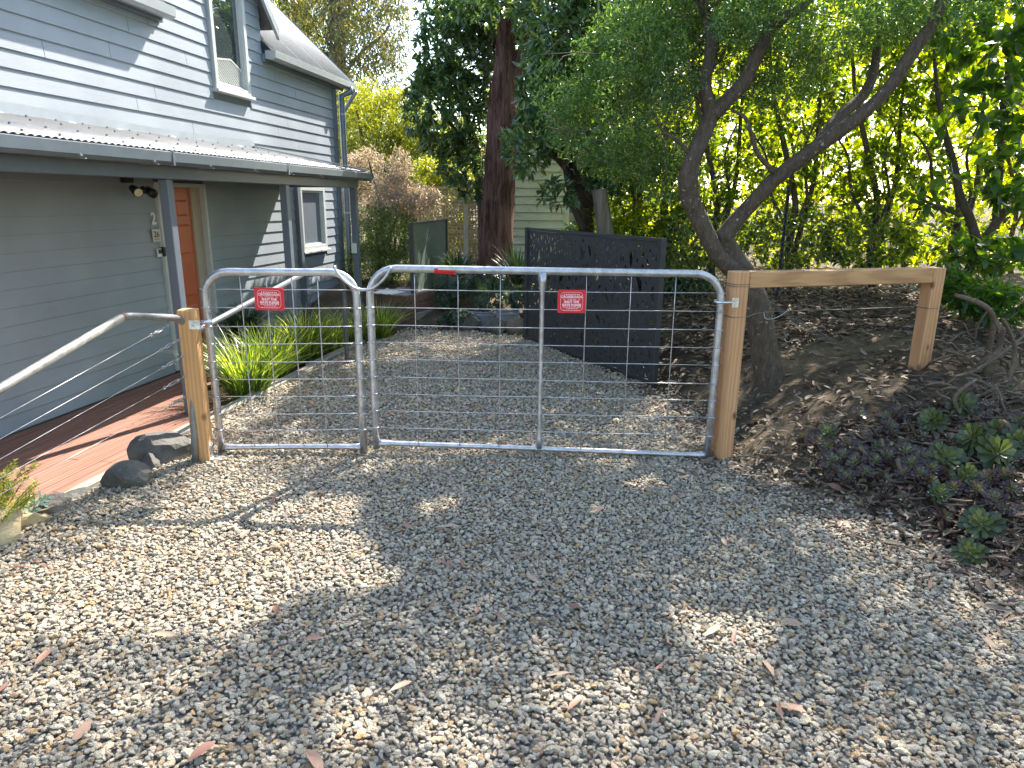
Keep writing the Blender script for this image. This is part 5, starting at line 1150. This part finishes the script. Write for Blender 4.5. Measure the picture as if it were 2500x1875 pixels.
crown(gb, [(900, 560, 12.6, 65, 70, .5, 1.1), (960, 570, 12.5, 60, 65, .5, 1.0), (900, 660, 12.4, 70, 60, .5, 1.1), (970, 660, 12.3, 60, 60, .5, 1.0), (860, 610, 12.6, 30, 90, .4, .6), (1005, 600, 12.6, 30, 60, .4, .35)], 'leaf_bush', .045, 1500, .36, hole=.1, hf=2.6, seed=16, droop=.0, filt='house')
# lime shrub, distant trees
tb = onY(1090, 620, 17); ls = shell_tree('lime_shrub', 'bright lime green shrub seen over and through the lattice', 'shrub', tuple(tb))
stems(ls, [([(1090, 640), (1088, 520), (1080, 440)], 17, [.06, .04, .02])], 'bark_dark')
crown(ls, [(1060, 430, 17, 50, 40, .6, .8), (1110, 445, 17, 50, 35, .6, .7), (1090, 520, 16.5, 70, 60, .5, 1.0), (1130, 600, 16.3, 60, 50, .5, .7), (1060, 590, 16.3, 40, 60, .5, .5)], 'leaf_gold', .11, 500, .4, hole=.15, hf=2, seed=18, droop=.2, filt=False)
for i, (px, Y, bl, lab) in enumerate(((1130, 32, [(1110, 380, 32, 70, 90, 3, 1.0), (1060, 380, 33, 50, 80, 2, .5), (1160, 420, 31, 50, 70, 2, .6)], 'hazy grey green tree far beyond the lattice'),
                                      (1010, 36, [(1000, 430, 36, 80, 70, 3, .7), (900, 440, 36, 90, 90, 3, .8)], 'distant grey green tree behind the golden tree'),
                                      (1350, 26, [(1300, 300, 26, 120, 160, 3, 1.0), (1450, 250, 27, 130, 200, 3, 1.2), (1480, 480, 26, 120, 90, 3, .9)], 'shadowy tree behind the weatherboard shed'))):
    q = shell_tree('distant_tree', lab, 'tree', tuple(onY(px, 540, Y)), 'distant trees'); stems(q, [([(px, 560), (px + 5, 450), (px - 5, 330)], Y, [.3, .22, .1])], 'bark_dark')
    crown(q, bl, 'leaf_gum' if i < 2 else 'leaf_hedge', .26, 900, .3, hole=.3, hf=.7, seed=20 + i, droop=.4, filt=False)

# hedge of shrubs along the right
HG = 'shrubs along the right boundary'
def shrub(px, Y, stems_, blobs, mat, L, n, lab, seed, whorl=6, big=False, **kw):
    q = shell_tree('boundary_shrub', lab, 'shrub', tuple(onY(px, 640, Y)), HG); stems(q, stems_, 'bark_dark'); crown(q, blobs, mat, L, n, kw.pop('wr', .42), seed=seed, whorl=whorl, big=big, **kw); return q
def vs(px, Y, r=.05, h=0): return [([(px, 700), (px - 4, 600), (px + 12, 500), (px - 10, 380), (px - 40, 240), (px - 50, 120)], Y, [r, r, r * .8, r * .7, r * .5, r * .3]), ([(px, 650), (px + 30, 540), (px + 60, 420), (px + 70, 260), (px + 90, 120)], Y + .1, [r * .8, r * .7, r * .6, r * .4, r * .2]),
                              ([(px + 5, 560), (px + 40, 480), (px + 30, 380), (px + 60, 300)], Y - .1, [r * .5, r * .4, r * .3, r * .2]), ([(px - 5, 560), (px - 50, 470), (px - 60, 380), (px - 100, 320)], Y, [r * .5, r * .4, r * .3, r * .2])]
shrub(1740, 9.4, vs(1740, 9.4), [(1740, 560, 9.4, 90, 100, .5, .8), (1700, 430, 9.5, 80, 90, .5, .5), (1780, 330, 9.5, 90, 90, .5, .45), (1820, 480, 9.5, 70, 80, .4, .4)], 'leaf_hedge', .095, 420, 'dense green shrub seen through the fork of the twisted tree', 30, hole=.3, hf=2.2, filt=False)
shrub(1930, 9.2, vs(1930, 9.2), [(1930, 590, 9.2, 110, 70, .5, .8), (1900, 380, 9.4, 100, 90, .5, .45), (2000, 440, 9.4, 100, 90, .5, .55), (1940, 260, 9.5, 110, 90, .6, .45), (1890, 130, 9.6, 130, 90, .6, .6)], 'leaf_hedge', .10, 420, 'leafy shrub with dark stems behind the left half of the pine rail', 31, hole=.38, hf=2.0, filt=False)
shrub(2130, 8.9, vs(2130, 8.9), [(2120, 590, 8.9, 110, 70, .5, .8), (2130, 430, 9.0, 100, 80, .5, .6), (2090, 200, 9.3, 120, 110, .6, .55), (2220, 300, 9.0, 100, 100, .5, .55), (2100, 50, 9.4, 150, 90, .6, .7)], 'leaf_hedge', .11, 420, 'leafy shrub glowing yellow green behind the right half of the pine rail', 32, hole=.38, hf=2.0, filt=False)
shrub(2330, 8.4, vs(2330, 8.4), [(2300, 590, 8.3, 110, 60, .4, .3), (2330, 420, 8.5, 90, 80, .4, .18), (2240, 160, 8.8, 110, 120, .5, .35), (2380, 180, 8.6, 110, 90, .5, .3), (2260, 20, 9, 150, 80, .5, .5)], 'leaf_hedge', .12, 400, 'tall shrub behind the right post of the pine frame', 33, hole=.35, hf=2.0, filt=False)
shrub(2450, 7.0, [([(2350, 700), (2375, 640), (2420, 560), (2470, 500), (2540, 440)], 7.2, [.05, .05, .045, .04, .03]), ([(2395, 620), (2370, 540), (2345, 480), (2330, 400), (2300, 300)], 7.2, [.05, .045, .04, .03, .02]), ([(2430, 560), (2440, 420), (2450, 250), (2480, 60)], 7.3, [.04, .035, .03, .02]), ([(2330, 520), (2280, 500), (2240, 480)], 7.2, [.02, .015, .01])],
      [(2470, 200, 7.0, 80, 120, .3, .20), (2490, 420, 6.8, 70, 90, .3, .24), (2380, 300, 7.1, 90, 90, .3, .14), (2440, 620, 6.9, 90, 50, .3, .22), (2390, 60, 7.2, 120, 70, .3, .28), (2300, 470, 7.2, 60, 60, .2, .06)], 'leaf_big', .16, 210, 'big oval leafed shrub at the right edge of the photo', 34, whorl=5, big=True, hole=.15, hf=2.5, wr=.55, filt=False)
shrub(2360, 6.7, [([(2350, 780), (2345, 740), (2340, 700)], 6.6, [.02, .02, .01])], [(2370, 720, 6.5, 70, 45, .3, .5), (2440, 745, 6.3, 70, 50, .3, .5), (2300, 690, 6.7, 40, 40, .25, .25)], 'leaf_big', .10, 260, 'low leafy sprouts beside the right post of the pine frame', 35, whorl=5, hole=.1, wr=.42, filt=False)
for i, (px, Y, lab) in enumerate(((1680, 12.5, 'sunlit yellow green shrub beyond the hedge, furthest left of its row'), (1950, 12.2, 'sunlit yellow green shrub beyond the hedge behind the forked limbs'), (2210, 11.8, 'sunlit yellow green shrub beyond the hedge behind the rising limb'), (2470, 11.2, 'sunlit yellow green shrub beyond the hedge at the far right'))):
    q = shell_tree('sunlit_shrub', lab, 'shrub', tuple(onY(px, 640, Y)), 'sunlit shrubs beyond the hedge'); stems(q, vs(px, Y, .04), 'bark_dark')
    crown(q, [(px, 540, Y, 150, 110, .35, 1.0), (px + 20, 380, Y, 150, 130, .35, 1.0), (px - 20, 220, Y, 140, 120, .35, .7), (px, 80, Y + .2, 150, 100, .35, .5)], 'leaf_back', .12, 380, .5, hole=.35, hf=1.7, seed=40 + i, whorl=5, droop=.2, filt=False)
for i, (x, y, hh, lab) in enumerate(((9.5, 27, 11, 'tall dark tree far behind the hedge'), (15, 22, 12, 'tall dark tree to the right beyond the hedge'), (5.0, 30, 9, 'broad tree far behind the dark leafed trees'), (22, 16, 10, 'tree far off to the right'), (-4, -9, 9, 'unseen broad tree added behind the viewer on the left'), (3, -11, 10, 'unseen tall tree added behind the viewer'), (10, -6, 9, 'unseen tree added behind the viewer on the right'), (12, 2, 9, 'unseen tree added right of the view'))):  # those behind and beside the viewer are unseen, added to dim the sky fill
    q = shell_tree('far_tree', lab, 'tree', (x, y, tz(x, y)), 'trees beyond the boundary'); mb = MB(); mb.tube([(x, y, 0), (x + .1, y, hh * .35), (x - .2, y, hh * .75)], [.3, .22, .1], 8); mb.build('trunk', mt['bark_dark'], q, True)
    lv = Leaves(); k = 5200; d = rng.normal(size=(k, 3)); d /= np.linalg.norm(d, axis=1)[:, None]; C = np.array([x, y, hh * .6]) + d * (rng.random(k)[:, None] ** .4) * np.array([3.6, 2.6, hh * .42]) * (1 + .25 * vnoise(d * 2, 2, i)[:, None]); C = C[(C[:, 2] > .3)]
    lv.add(*leaf_mesh(C, rng.normal(size=C.shape) + [0, 0, -.4], .34 * rng.uniform(.6, 1.2, len(C)), .4)); lv.build('crown', mt['leaf_hedge'], q)

# unseen tree above the frame, leaves set along sun rays to shape the dappled shade
ot = shell_tree('unseen_shade_tree', 'unseen tree leaning over the drive, its crown shaped to shade the gravel', 'tree', (6.6, 6.2, tz(6.6, 6.2)))
mb = MB(); limb(mb, [(6.6, 6.2, .3), (6.5, 6.6, 2.2), (5.7, 7.4, 4.0), (4.4, 8.4, 5.0), (3.0, 9.0, 5.5), (1.4, 9.4, 5.9)], [.26, .22, .19, .14, .1, .05], None, 12, .08, 5)
limb(mb, [(5.7, 7.4, 4.0), (4.8, 6.2, 5.0), (3.6, 5.4, 5.6), (2.2, 5.2, 6.0), (1.0, 5.4, 6.2)], [.14, .11, .08, .06, .03], None, 10, .08, 5, 2)
limb(mb, [(4.4, 8.4, 5.0), (3.6, 10.0, 5.8), (2.6, 12.0, 6.6), (1.6, 14.0, 7.2)], [.1, .07, .04, .03], None, 8, .08, 5, 3)
mb.build('trunk', mt['bark_dark'], ot, True)
k = 10500; T = np.stack([rng.uniform(-3.2, 5.2, k), rng.uniform(.2, 10.2, k), np.zeros(k)], 1); T = T[(T[:, 1] < 5.6) | (T[:, 0] < 1.3 - (T[:, 1] - 5.6) * .15)]; k = len(T); hh = rng.uniform(4.7, 6.9, k) + np.clip(T[:, 1] - 6, 0, 9) * .35; P = T + SUN * (hh / SUN[2])[:, None]
P = P[vnoise(np.stack([T[:, 0], T[:, 1], T[:, 0] * 0], 1), 3.4, 5) > -.62]
px, py = pix(P); P = P[(py < -25) | (px < -200) | (px > 2700)]; P = P[unlit(P)]
PP = np.repeat(P, 9, 0) + rng.normal(size=(len(P) * 9, 3)) * np.array([.10, .10, .07]); PP = PP[unlit(PP)]; px, py = pix(PP); PP = PP[(py < -15) | (px < -200) | (px > 2700)]
lv = Leaves(); lv.add(*leaf_mesh(PP, rng.normal(size=PP.shape) + [0, 0, -.2], .085 * rng.uniform(.7, 1.2, len(PP)), .42)); lv.build('crown', mt['leaf_hedge'], ot)

# ------------------------------------------------------------------ plants
def strap_clump(px, py, label, n=190, L=.52, w=.0062, Y=None, z=-.03, seed=0, mat='blade', group='strappy plants along the edging', up=1.0, name='strappy_plant', spread=.10, cat='plant'):
    c = onz(px, py, z) if Y is None else onY(px, py, Y); r = np.random.default_rng(seed); V = []; F_ = []; A = []; n_ = 0
    for i in range(n):
        a = r.uniform(0, 6.283); rr = spread * math.sqrt(r.random()); b0 = c + np.array([math.cos(a) * rr, math.sin(a) * rr, -.01]); a += r.normal() * .35
        l_ = L * r.uniform(.6, 1.15); lean = abs(r.normal()) * .32 + .08; d0 = np.array([math.cos(a) * lean, math.sin(a) * lean, up]); d0 /= np.linalg.norm(d0); cur = r.uniform(.15, 1.0)
        s_ = np.array([-math.sin(a), math.cos(a), 0]) * math.cos(.5) + np.array([math.cos(a), math.sin(a), 0]) * r.normal() * .4; s_ /= np.linalg.norm(s_); q = r.random(); m_ = 6
        for j in range(m_ + 1):
            t_ = j / m_; p = b0 + d0 * l_ * t_ + np.array([math.cos(a), math.sin(a), -.55]) * l_ * cur * t_ ** 2.4 * .55; ww = w * (1 - t_ ** 2.5) * (.7 + .3 * min(1, t_ * 4)) + .0006
            V += [p - s_ * ww, p + s_ * ww]; A += [min(1, q * .8 + .2 * t_)] * 2
        F_ += [(n_ + 2 * j, n_ + 2 * j + 1, n_ + 2 * j + 3, n_ + 2 * j + 2) for j in range(m_)]; n_ += 2 * (m_ + 1)
    o = nmesh(name, V, F_, mt[mat], None, c, A); return tag(o, label, cat, group)
strap_clump(608, 965, 'large strappy green clump nearest the narrow gate hinge post', 430, .72, seed=1, spread=.16)
strap_clump(668, 925, 'strappy clump second from the gate, in the shade of the red sign', 280, .68, seed=2, spread=.13)
strap_clump(745, 880, 'tall bright strappy clump in the middle of the row', 400, .72, seed=3, spread=.16)
strap_clump(812, 855, 'smaller strappy clump behind the second handrail post', 260, .60, seed=4, spread=.13)
strap_clump(868, 838, 'pale strappy clump between the handrail post and the brown box', 200, .55, seed=5, spread=.11)
strap_clump(928, 828, 'isolated strappy clump directly in front of the brown box', 300, .60, seed=6, spread=.12)
# potted spiky plant by the wall
pc_ = onz(600, 868, -.05); pt = thing('potted_plant', 'spiky grey green plant in a dark green pot beside the orange door', 'potted plant', tuple(pc_))
mb = MB(); pr = [(0, .0), (.13, .0), (.17, .1), (.20, .30), (.215, .31), (.215, .34), (.19, .34), (.18, .29), (0, .285)]; n_ = 24; V = []
for r_, z_ in pr: V += [(pc_[0] + r_ * math.cos(2 * math.pi * k / n_), pc_[1] + r_ * math.sin(2 * math.pi * k / n_), pc_[2] + z_) for k in range(n_)]
mb.add(V, [(i * n_ + k, i * n_ + (k + 1) % n_, (i + 1) * n_ + (k + 1) % n_, (i + 1) * n_ + k) for i in range(len(pr) - 1) for k in range(n_)]); mb.build('pot', mt['greenpot'], pt, True)
tmp = strap_clump(0, 0, None, 260, .42, .009, None, 0, 7, 'succ', None, .75, 'foliage', .10, None)
tmp.parent = pt; tmp.location = (0, 0, .28)
for k_ in ('label', 'category', 'group'):
    if k_ in tmp: del tmp[k_]
# yucca like spikes in the back bed
strap_clump(1262, 690, 'spiky yucca like plant against the left edge of the charcoal screen', 70, .62, .022, 10.6, 0, 8, 'succ', None, .8, 'spiky_plant', .06)
strap_clump(1120, 672, 'brownish spiky rosette plants in front of the T shaped stake', 90, .50, .016, 11.6, 0, 9, 'succ', None, .9, 'spiky_plant', .12)

# fine leaved bush and blue succulent at the left edge
gb_ = thing('grevillea_bush', 'small bush of yellow green needles with pink tips at the left edge', 'bush', tuple(onz(-15, 1290, -.1)))
mb = MB(); lv = Leaves(); base = onz(-15, 1290, -.1)
for k in range(60):
    tgt = onY(rng.uniform(-110, 92), rng.uniform(1125, 1265), 3.5 + rng.uniform(-.2, .25)); mid = base * .4 + tgt * .6 + rng.normal(size=3) * .03; p = branch([base, mid, tgt], 1, 1, sub=5)[0]; mb.tube(p, np.linspace(.004, .0015, len(p)), 4, False)
    q = p[int(len(p) * .35):]; C = np.repeat(q, 12, 0) + rng.normal(size=(len(q) * 12, 3)) * .006; dd_ = (p[-1] - p[-4]); dd_ /= np.linalg.norm(dd_); lv.add(*leaf_mesh(C, rng.normal(size=C.shape) * .7 + dd_ * .8, .028, .12))
mb.build('stems', mt['bark_dark'], gb_, True); lv.build('foliage', mt['grev'], gb_)
def rosette(mb_l, c, ax, R_, n, wr=.42, cup=.5, mat=None):
    ax = np.array(ax, float); ax /= np.linalg.norm(ax); u = np.cross(ax, [0.3, .2, 1.0]); u /= np.linalg.norm(u); v = np.cross(ax, u); i = np.arange(n); t_ = (i + .5) / n; a = i * 2.39996
    rad = np.cos(a)[:, None] * u + np.sin(a)[:, None] * v; el = (1 - t_) ** 1.7 * 1.15 * cup * 1.6 - .06 + rng.normal(size=n) * .10; D = rad * np.cos(el)[:, None] + ax * np.sin(el)[:, None]; L = R_ * (.22 + .85 * np.sqrt(t_)) * rng.uniform(.8, 1.12, n)
    P = np.array(c) + rad * (.06 * R_) - ax * (t_[:, None] * .10 * R_); V, F_, A = leaf_mesh(P, D, L, wr, big=True, up=np.tile(ax, (n, 1)) + rad * -.2, curl=-.10, spat=True)
    A = np.repeat(np.clip(1 - t_ * 1.15 + rng.normal(size=n) * .08, 0, 1), 7); mb_l.add(V, F_, A)
bs = thing('blue_succulent', 'small blue green succulent rosettes on the flat rocks at the left', 'succulent', tuple(onz(85, 1258, -.02)))
lv = Leaves()
for x, y, r_ in ((62, 1252, .085), (88, 1240, .09), (102, 1228, .07), (75, 1258, .06)): c = onz(x, y, .0); rosette(lv, c + (0, 0, .02), (rng.normal() * .3, -.3, 1), r_, 18, .25, 1.0)
lv.build('leaves', leafmat('blue grey leaves', [(.09, .15, .14), (.15, .22, .20), (.20, .28, .22)], .1), bs)

# aeonium rosettes on the right bank
k2 = .3014
def bank_point(px, py):
    z_ = .2
    for _ in range(14): p = onz(px, py, z_); z_ = .5 * z_ + .5 * (tz(p[0], p[1]) + .08)
    return onz(px, py, z_)
GA = 'dark purple rosettes among the bank plants'
big_ = [(1500, 290, 75, 'green rosette on a curved stem, highest of the bank succulents', (-.2, -.7, .5)), (1245, 420, 70, 'green rosette facing left on a pale bent stem', (-.7, -.5, .4)), (1565, 560, 85, 'light green splayed rosette seen from its side', (-.8, -.2, .5)),
        (1360, 730, 90, 'large olive green rosette in the middle of the succulent bank', (-.2, -.7, .6)), (1790, 690, 105, 'largest pale green rosette near the right edge', (-.1, -.8, .6)), (1800, 510, 75, 'grey green rosette above the largest one at the right', (-.2, -.6, .8)),
        (1640, 1260, 95, 'splayed green rosette on a long stem low at the right', (-.5, -.5, .6)), (1550, 1490, 75, 'lowest green rosette lying beside the gravel edge', (-.5, -.5, .6)), (1960, 590, 80, 'blue green rosette cut by the right edge of the photo', (-.5, -.6, .5)), (400, 510, 48, 'small green and violet rosette at the left tip of the bank plants', (-.3, -.6, .7)),
        (820, 650, 48, 'small rosette with orange red tips catching the sun', (0, -.6, .8)), (1540, 870, 65, 'brown edged green rosette below the large olive one', (-.1, -.8, .6)), (1310, 1010, 62, 'lone dark green rosette above the leaf litter', (-.2, -.7, .7))]
dark_ = [(660, 370, 45), (900, 400, 45), (960, 360, 42), (905, 465, 42), (400, 630, 45), (440, 740, 50), (630, 760, 50), (660, 660, 45), (520, 700, 42), (320, 590, 45), (190, 550, 40), (780, 740, 42), (890, 700, 45), (1035, 670, 55), (1080, 770, 45), (930, 800, 42), (1010, 840, 42), (700, 830, 40), (1250, 810, 42), (1250, 910, 42), (1380, 860, 45), (1700, 880, 42), (570, 870, 38), (1350, 1200, 48), (1230, 720, 45), (1950, 430, 50), (1160, 700, 42), (1150, 850, 42), (560, 600, 40), (480, 830, 38), (860, 880, 36), (1420, 960, 40), (1620, 980, 45), (1830, 860, 45), (1760, 1050, 45), (1900, 980, 45)]
WORDS = 'first second third fourth fifth sixth seventh eighth ninth tenth eleventh twelfth'.split()
ORDN = {}; srt = sorted(dark_, key=lambda q: q[1]); rn = math.ceil(len(srt) / 4)
for ri, rw in enumerate(('top', 'second', 'third', 'lowest')):
    for k, q in enumerate(sorted(srt[ri * rn:(ri + 1) * rn])): ORDN[q[:2]] = (WORDS[k], rw)
def aeonium(x, y, r_, lab, ax, mat, grp):
    px, py = 1900 + x * k2, 900 + y * k2; g_ = bank_point(px, py); R_ = r_ * k2 / 1747 * np.linalg.norm(g_[:2]) * 1.25; c = onY(px, py, g_[1] - .02) 
    gd = tz(c[0] + .1, c[1] + .12); p = thing('aeonium_plant', lab, 'succulent', (c[0] + .1, c[1] + .12, gd), grp)
    lv = Leaves(); rosette(lv, c, ax, R_, 34, .36, .55); lv.build('rosette', mt[mat], p)
    axn = np.array(ax, float); axn /= np.linalg.norm(axn); base = np.array([c[0] + .1 + rng.normal() * .05, c[1] + .14, gd - .02]); mb = MB(); q = branch([c - axn * R_ * .1, c - axn * R_ * .9 + rng.normal(size=3) * .02, (c + base) / 2 + rng.normal(size=3) * .05, base], 1, 1, sub=4)[0]; mb.tube(q, np.linspace(.008, .013, len(q)) * (1 + R_ * 2), 7); mb.build('stem', mt['stem'], p, True)
for x, y, r_, lab, ax in big_: aeonium(x, y, r_ * 1.25, lab, ax, 'aeo_green', 'green rosettes on the bank')
for x, y, r_ in dark_: aeonium(x, y, r_ * 1.35, 'small dark purple rosette, %s from the left in the %s row of the bank plants' % ORDN[(x, y)], (rng.normal() * .35 - .15, -.65, .75), 'aeo_dark', GA)

k = 9000; X = rng.uniform(1.9, 4.6, k); Y = rng.uniform(2.2, 5.4, k); dd = dist_poly(X, Y, GRAVEL); q = rng.random(k)
kp = (~inpoly(X, Y, GRAVEL)) & (dd > .05) & (dd < 1.5) & (vnoise(np.stack([X, Y, X * 0], 1), 4.0, 3) > -.35) & ((Y < 4.5 + .25 * (X - 2.2))); X, Y = X[kp], Y[kp]; Z = terrain(X, Y)
lv = Leaves()
for x, y, z_ in list(zip(X, Y, Z))[:420]: rosette(lv, np.array([x, y, z_ + rng.uniform(.03, .10)]), (rng.normal() * .4, -.5 + rng.normal() * .3, .8), rng.uniform(.03, .055), 13, .42, .55)
tag(lv.build('ground_rosettes', mt['aeo_dark'], None), kind='stuff')
# bare twisting stems above the rosettes
bsx = thing('twisting_succulent', 'tangle of bare brown twisting stems right of the pine frame', 'plant', tuple(bank_point(2400, 900)))
for path, r_ in (([(2330, 720), (2390, 740), (2425, 775), (2415, 850), (2400, 900), (2370, 950)], .021), ([(2450, 800), (2440, 850), (2410, 890), (2400, 940), (2405, 975)], .018), ([(2370, 930), (2390, 890), (2430, 860), (2445, 820), (2430, 780)], .02), ([(2258, 900), (2280, 880), (2330, 866), (2370, 862), (2400, 850)], .011),
                 ([(2450, 780), (2478, 850), (2465, 920), (2450, 975)], .015), ([(2385, 925), (2350, 950), (2330, 975), (2345, 1010)], .014), ([(2500, 820), (2450, 860), (2380, 905), (2330, 920)], .012), ([(2410, 760), (2385, 800), (2380, 845)], .011), ([(2260, 940), (2300, 935), (2320, 955), (2290, 975)], .009), ([(2340, 880), (2310, 850), (2345, 815), (2400, 800)], .009)):
    Yb = bank_point(*path[len(path) // 2])[1] - .1; mb = MB(); limb(mb, pp(path, [Yb + rng.normal() * .06 for _ in path]), [r_ * .7] + [r_] * (len(path) - 2) + [r_ * .8], None, 8, .05, 5); mb.build('stem', mt['stem'], bsx, True)
for _ in range(46):
    px, py = rng.uniform(2290, 2540), rng.uniform(800, 1000); g_ = bank_point(px, py); k = 6; a = rng.uniform(0, 6.28); q = [g_ - (0, 0, .08)]
    for j in range(k): a += rng.normal() * .6; q.append(q[-1] + np.array([math.cos(a) * .055, math.sin(a) * .03, rng.uniform(.0, .085) * (1 - j / 7)]))
    mb = MB(); r_ = rng.uniform(.004, .011); limb(mb, q, [r_] * len(q), None, 6, .05, 3); mb.build('stem', mt['stem'], bsx, True)
# fallen stems and curls on the bank
mb = MB()
for _ in range(700):
    px = rng.uniform(1780, 2560); py = rng.uniform(960, 1400)
    if py > 1130 + (px - 1780) * .55 + 20 or py < 1130 - (px - 1780) * .55: continue
    p = bank_point(px, py); a = rng.uniform(0, 6.28); l_ = rng.uniform(.04, .16); cv = rng.normal() * 1.6; q = [p + np.array([math.cos(a + cv * t_) * l_ * t_, math.sin(a + cv * t_) * l_ * t_, -.065 + .02 * math.sin(t_ * 3)]) for t_ in np.linspace(0, 1, 6)]; mb.tube(q, rng.uniform(.003, .008), 5)
tag(mb.build('fallen_stems', mt['stem'], None, True), kind='stuff')

# succulent bushes in the back bed
for i, (bl, lab, mat) in enumerate((([(1110, 700, 10.9, 55, 35, .25, 1.0), (1085, 730, 10.8, 30, 30, .2, .5)], 'rounded green succulent bush in the back bed behind the trough planter', 'succ'),
                                    ([(1190, 685, 11.0, 50, 38, .25, .9), (1240, 695, 10.9, 45, 42, .25, .9), (1195, 735, 10.7, 50, 25, .2, .6), (1140, 700, 11.2, 40, 30, .2, .5)], 'green succulent bush at the foot of the stringybark', 'succ'),
                                    ([(1120, 775, 10.0, 40, 20, .15, .6), (1090, 785, 10.0, 25, 15, .12, .3)], 'low blue green succulent spilling in front of the trough planter', 'succ'),
                                    ([(1265, 730, 10.3, 25, 25, .2, .4)], 'blue grey succulent beside the charcoal screen', 'succ'))):
    q = shell_tree('succulent_bush', lab, 'succulent', tuple(onY(bl[0][0], bl[0][1] + 40, bl[0][2])), 'succulents in the back bed'); mb = MB(); b0 = onY(bl[0][0], bl[0][1] + 45, bl[0][2])
    for _ in range(14): e = onY(bl[0][0] + rng.uniform(-1, 1) * bl[0][3], bl[0][1], bl[0][2]); mb.tube([b0 + rng.normal(size=3) * .03, (b0 + e) / 2 + rng.normal(size=3) * .05, e], [.012, .01, .006], 5, False)
    mb.build('stems', mt['stem'], q, True); lv = Leaves()
    for (bx_, by_, Y_, rx_, ry_, dp_, w_) in bl:
        for _ in range(int(150 * w_)):
            d = rng.normal(size=3); d /= np.linalg.norm(d); d[1] = -abs(d[1]); c = onY(bx_, by_, Y_) + d * np.array([rx_ * Y_ / 1747, dp_, ry_ * Y_ / 1747]) * rng.uniform(.7, 1.05); rosette(lv, c, d + (0, 0, .3), rng.uniform(.035, .06), 12, .45, .6)
    lv.build('foliage', mt[mat], q)

# ------------------------------------------------------------------ wire netting fence
nf = thing('netting_fence', 'sagging wire netting fence with a dark steel post in front of the hedge', 'fence', (sx(1912, 8.6), 8.6, .4))
def np_(u, v): 
    X = -.0 + u; x = 1.9 + X; y = 8.75 - .12 * X - .02 * X * X; g_ = tz(x, y); return np.array([x, y + .02 * math.sin(u * 5 + v * 3), g_ + v * 1.1 + .03 * math.sin(u * 2.2) * v])
mb = MB(); ce = .075; U = int(5.2 / ce); Vn = int(1.0 / (ce * .8))
for i in range(U):
    for j in range(Vn):
        u0 = i * ce + (j % 2) * ce / 2; v0 = j * ce * .8; P = lambda du, dv: np_(u0 + du * ce, (v0 + dv * ce * .8))
        for a, c in (((0, 0), (0, .55)), ((0, .55), (.5, 1.0)), ((0, .55), (-.5, 1.0))):
            p, q = P(*a), P(*c); s_ = np.array([.0017, 0, 0]) if a[0] == c[0] else np.array([0, 0, .0017]); mb.add([p - s_, p + s_, q + s_, q - s_], [(0, 1, 2, 3)])
tag(mb.build('wire_netting', simple('netting wire', (.22, .22, .21), .5, .4), nf), kind='stuff')
mb = MB(); mb.tube([np_(u, 1.02) for u in np.linspace(0, 5.2, 20)], .0025, 5); mb.build('top_wire', mt['wire_old'], nf)
mb = MB(); p = onY(1912, 600, 8.6); mb.obox((p[0], 8.62, 1.1), (1, 0, 0), (0, 1, 0), (0, 0, 1), .022, .006, .95); mb.obox((p[0], 8.60, 1.1), (0, 1, 0), (1, 0, 0), (0, 0, 1), .018, .004, .95); mb.build('star_post', mt['black'], nf)

# ------------------------------------------------------------------ leaf litter
def litter(name, pts, L0, L1, mat, lift=.01):
    k = len(pts); a = rng.uniform(0, 6.283, k); D = np.stack([np.cos(a), np.sin(a), rng.normal(size=k) * .22], 1); U = rng.normal(size=(k, 3)) * .35 + [0, 0, 1]
    P = np.stack([pts[:, 0], pts[:, 1], pts[:, 2] + lift + rng.random(k) * .02], 1); V, F_, A = leaf_mesh(P, D, rng.uniform(L0, L1, k), rng.uniform(.16, .4, k), big=True, up=U, curl=.12); o = nmesh(name, V, F_, mt[mat], None, None, A); return tag(o, kind='stuff')
X = rng.uniform(.2, 6.5, 90000); Y = rng.uniform(1.8, 10, 90000); dd = dist_poly(X, Y, GRAVEL); ii = inpoly(X, Y, GRAVEL)
dens = np.where(ii, 0, np.where((X > 2.0) & (Y > 6.6), .9, np.where((X > 1.8) & (Y < 4.7), 1.0, .22)) * (.55 + .45 * vnoise(np.stack([X, Y, X * 0], 1), 1.8)))
kp = (rng.random(len(X)) < dens) | (ii & (dd < .30) & (X > 1.2) & (rng.random(len(X)) < .5)); X, Y = X[kp], Y[kp]
litter('leaf_litter', np.stack([X, Y, terrain(X, Y)], 1), .04, .13, 'litter')
X = rng.uniform(-2.6, 2.6, 700); Y = rng.uniform(1.6, 9.8, 700); kp = inpoly(X, Y, GRAVEL) & (rng.random(700) < .6); X, Y = X[kp], Y[kp]
litter('fallen_leaves', np.stack([X, Y, X * 0 + .018], 1), .04, .13, 'litter_pale', .004)
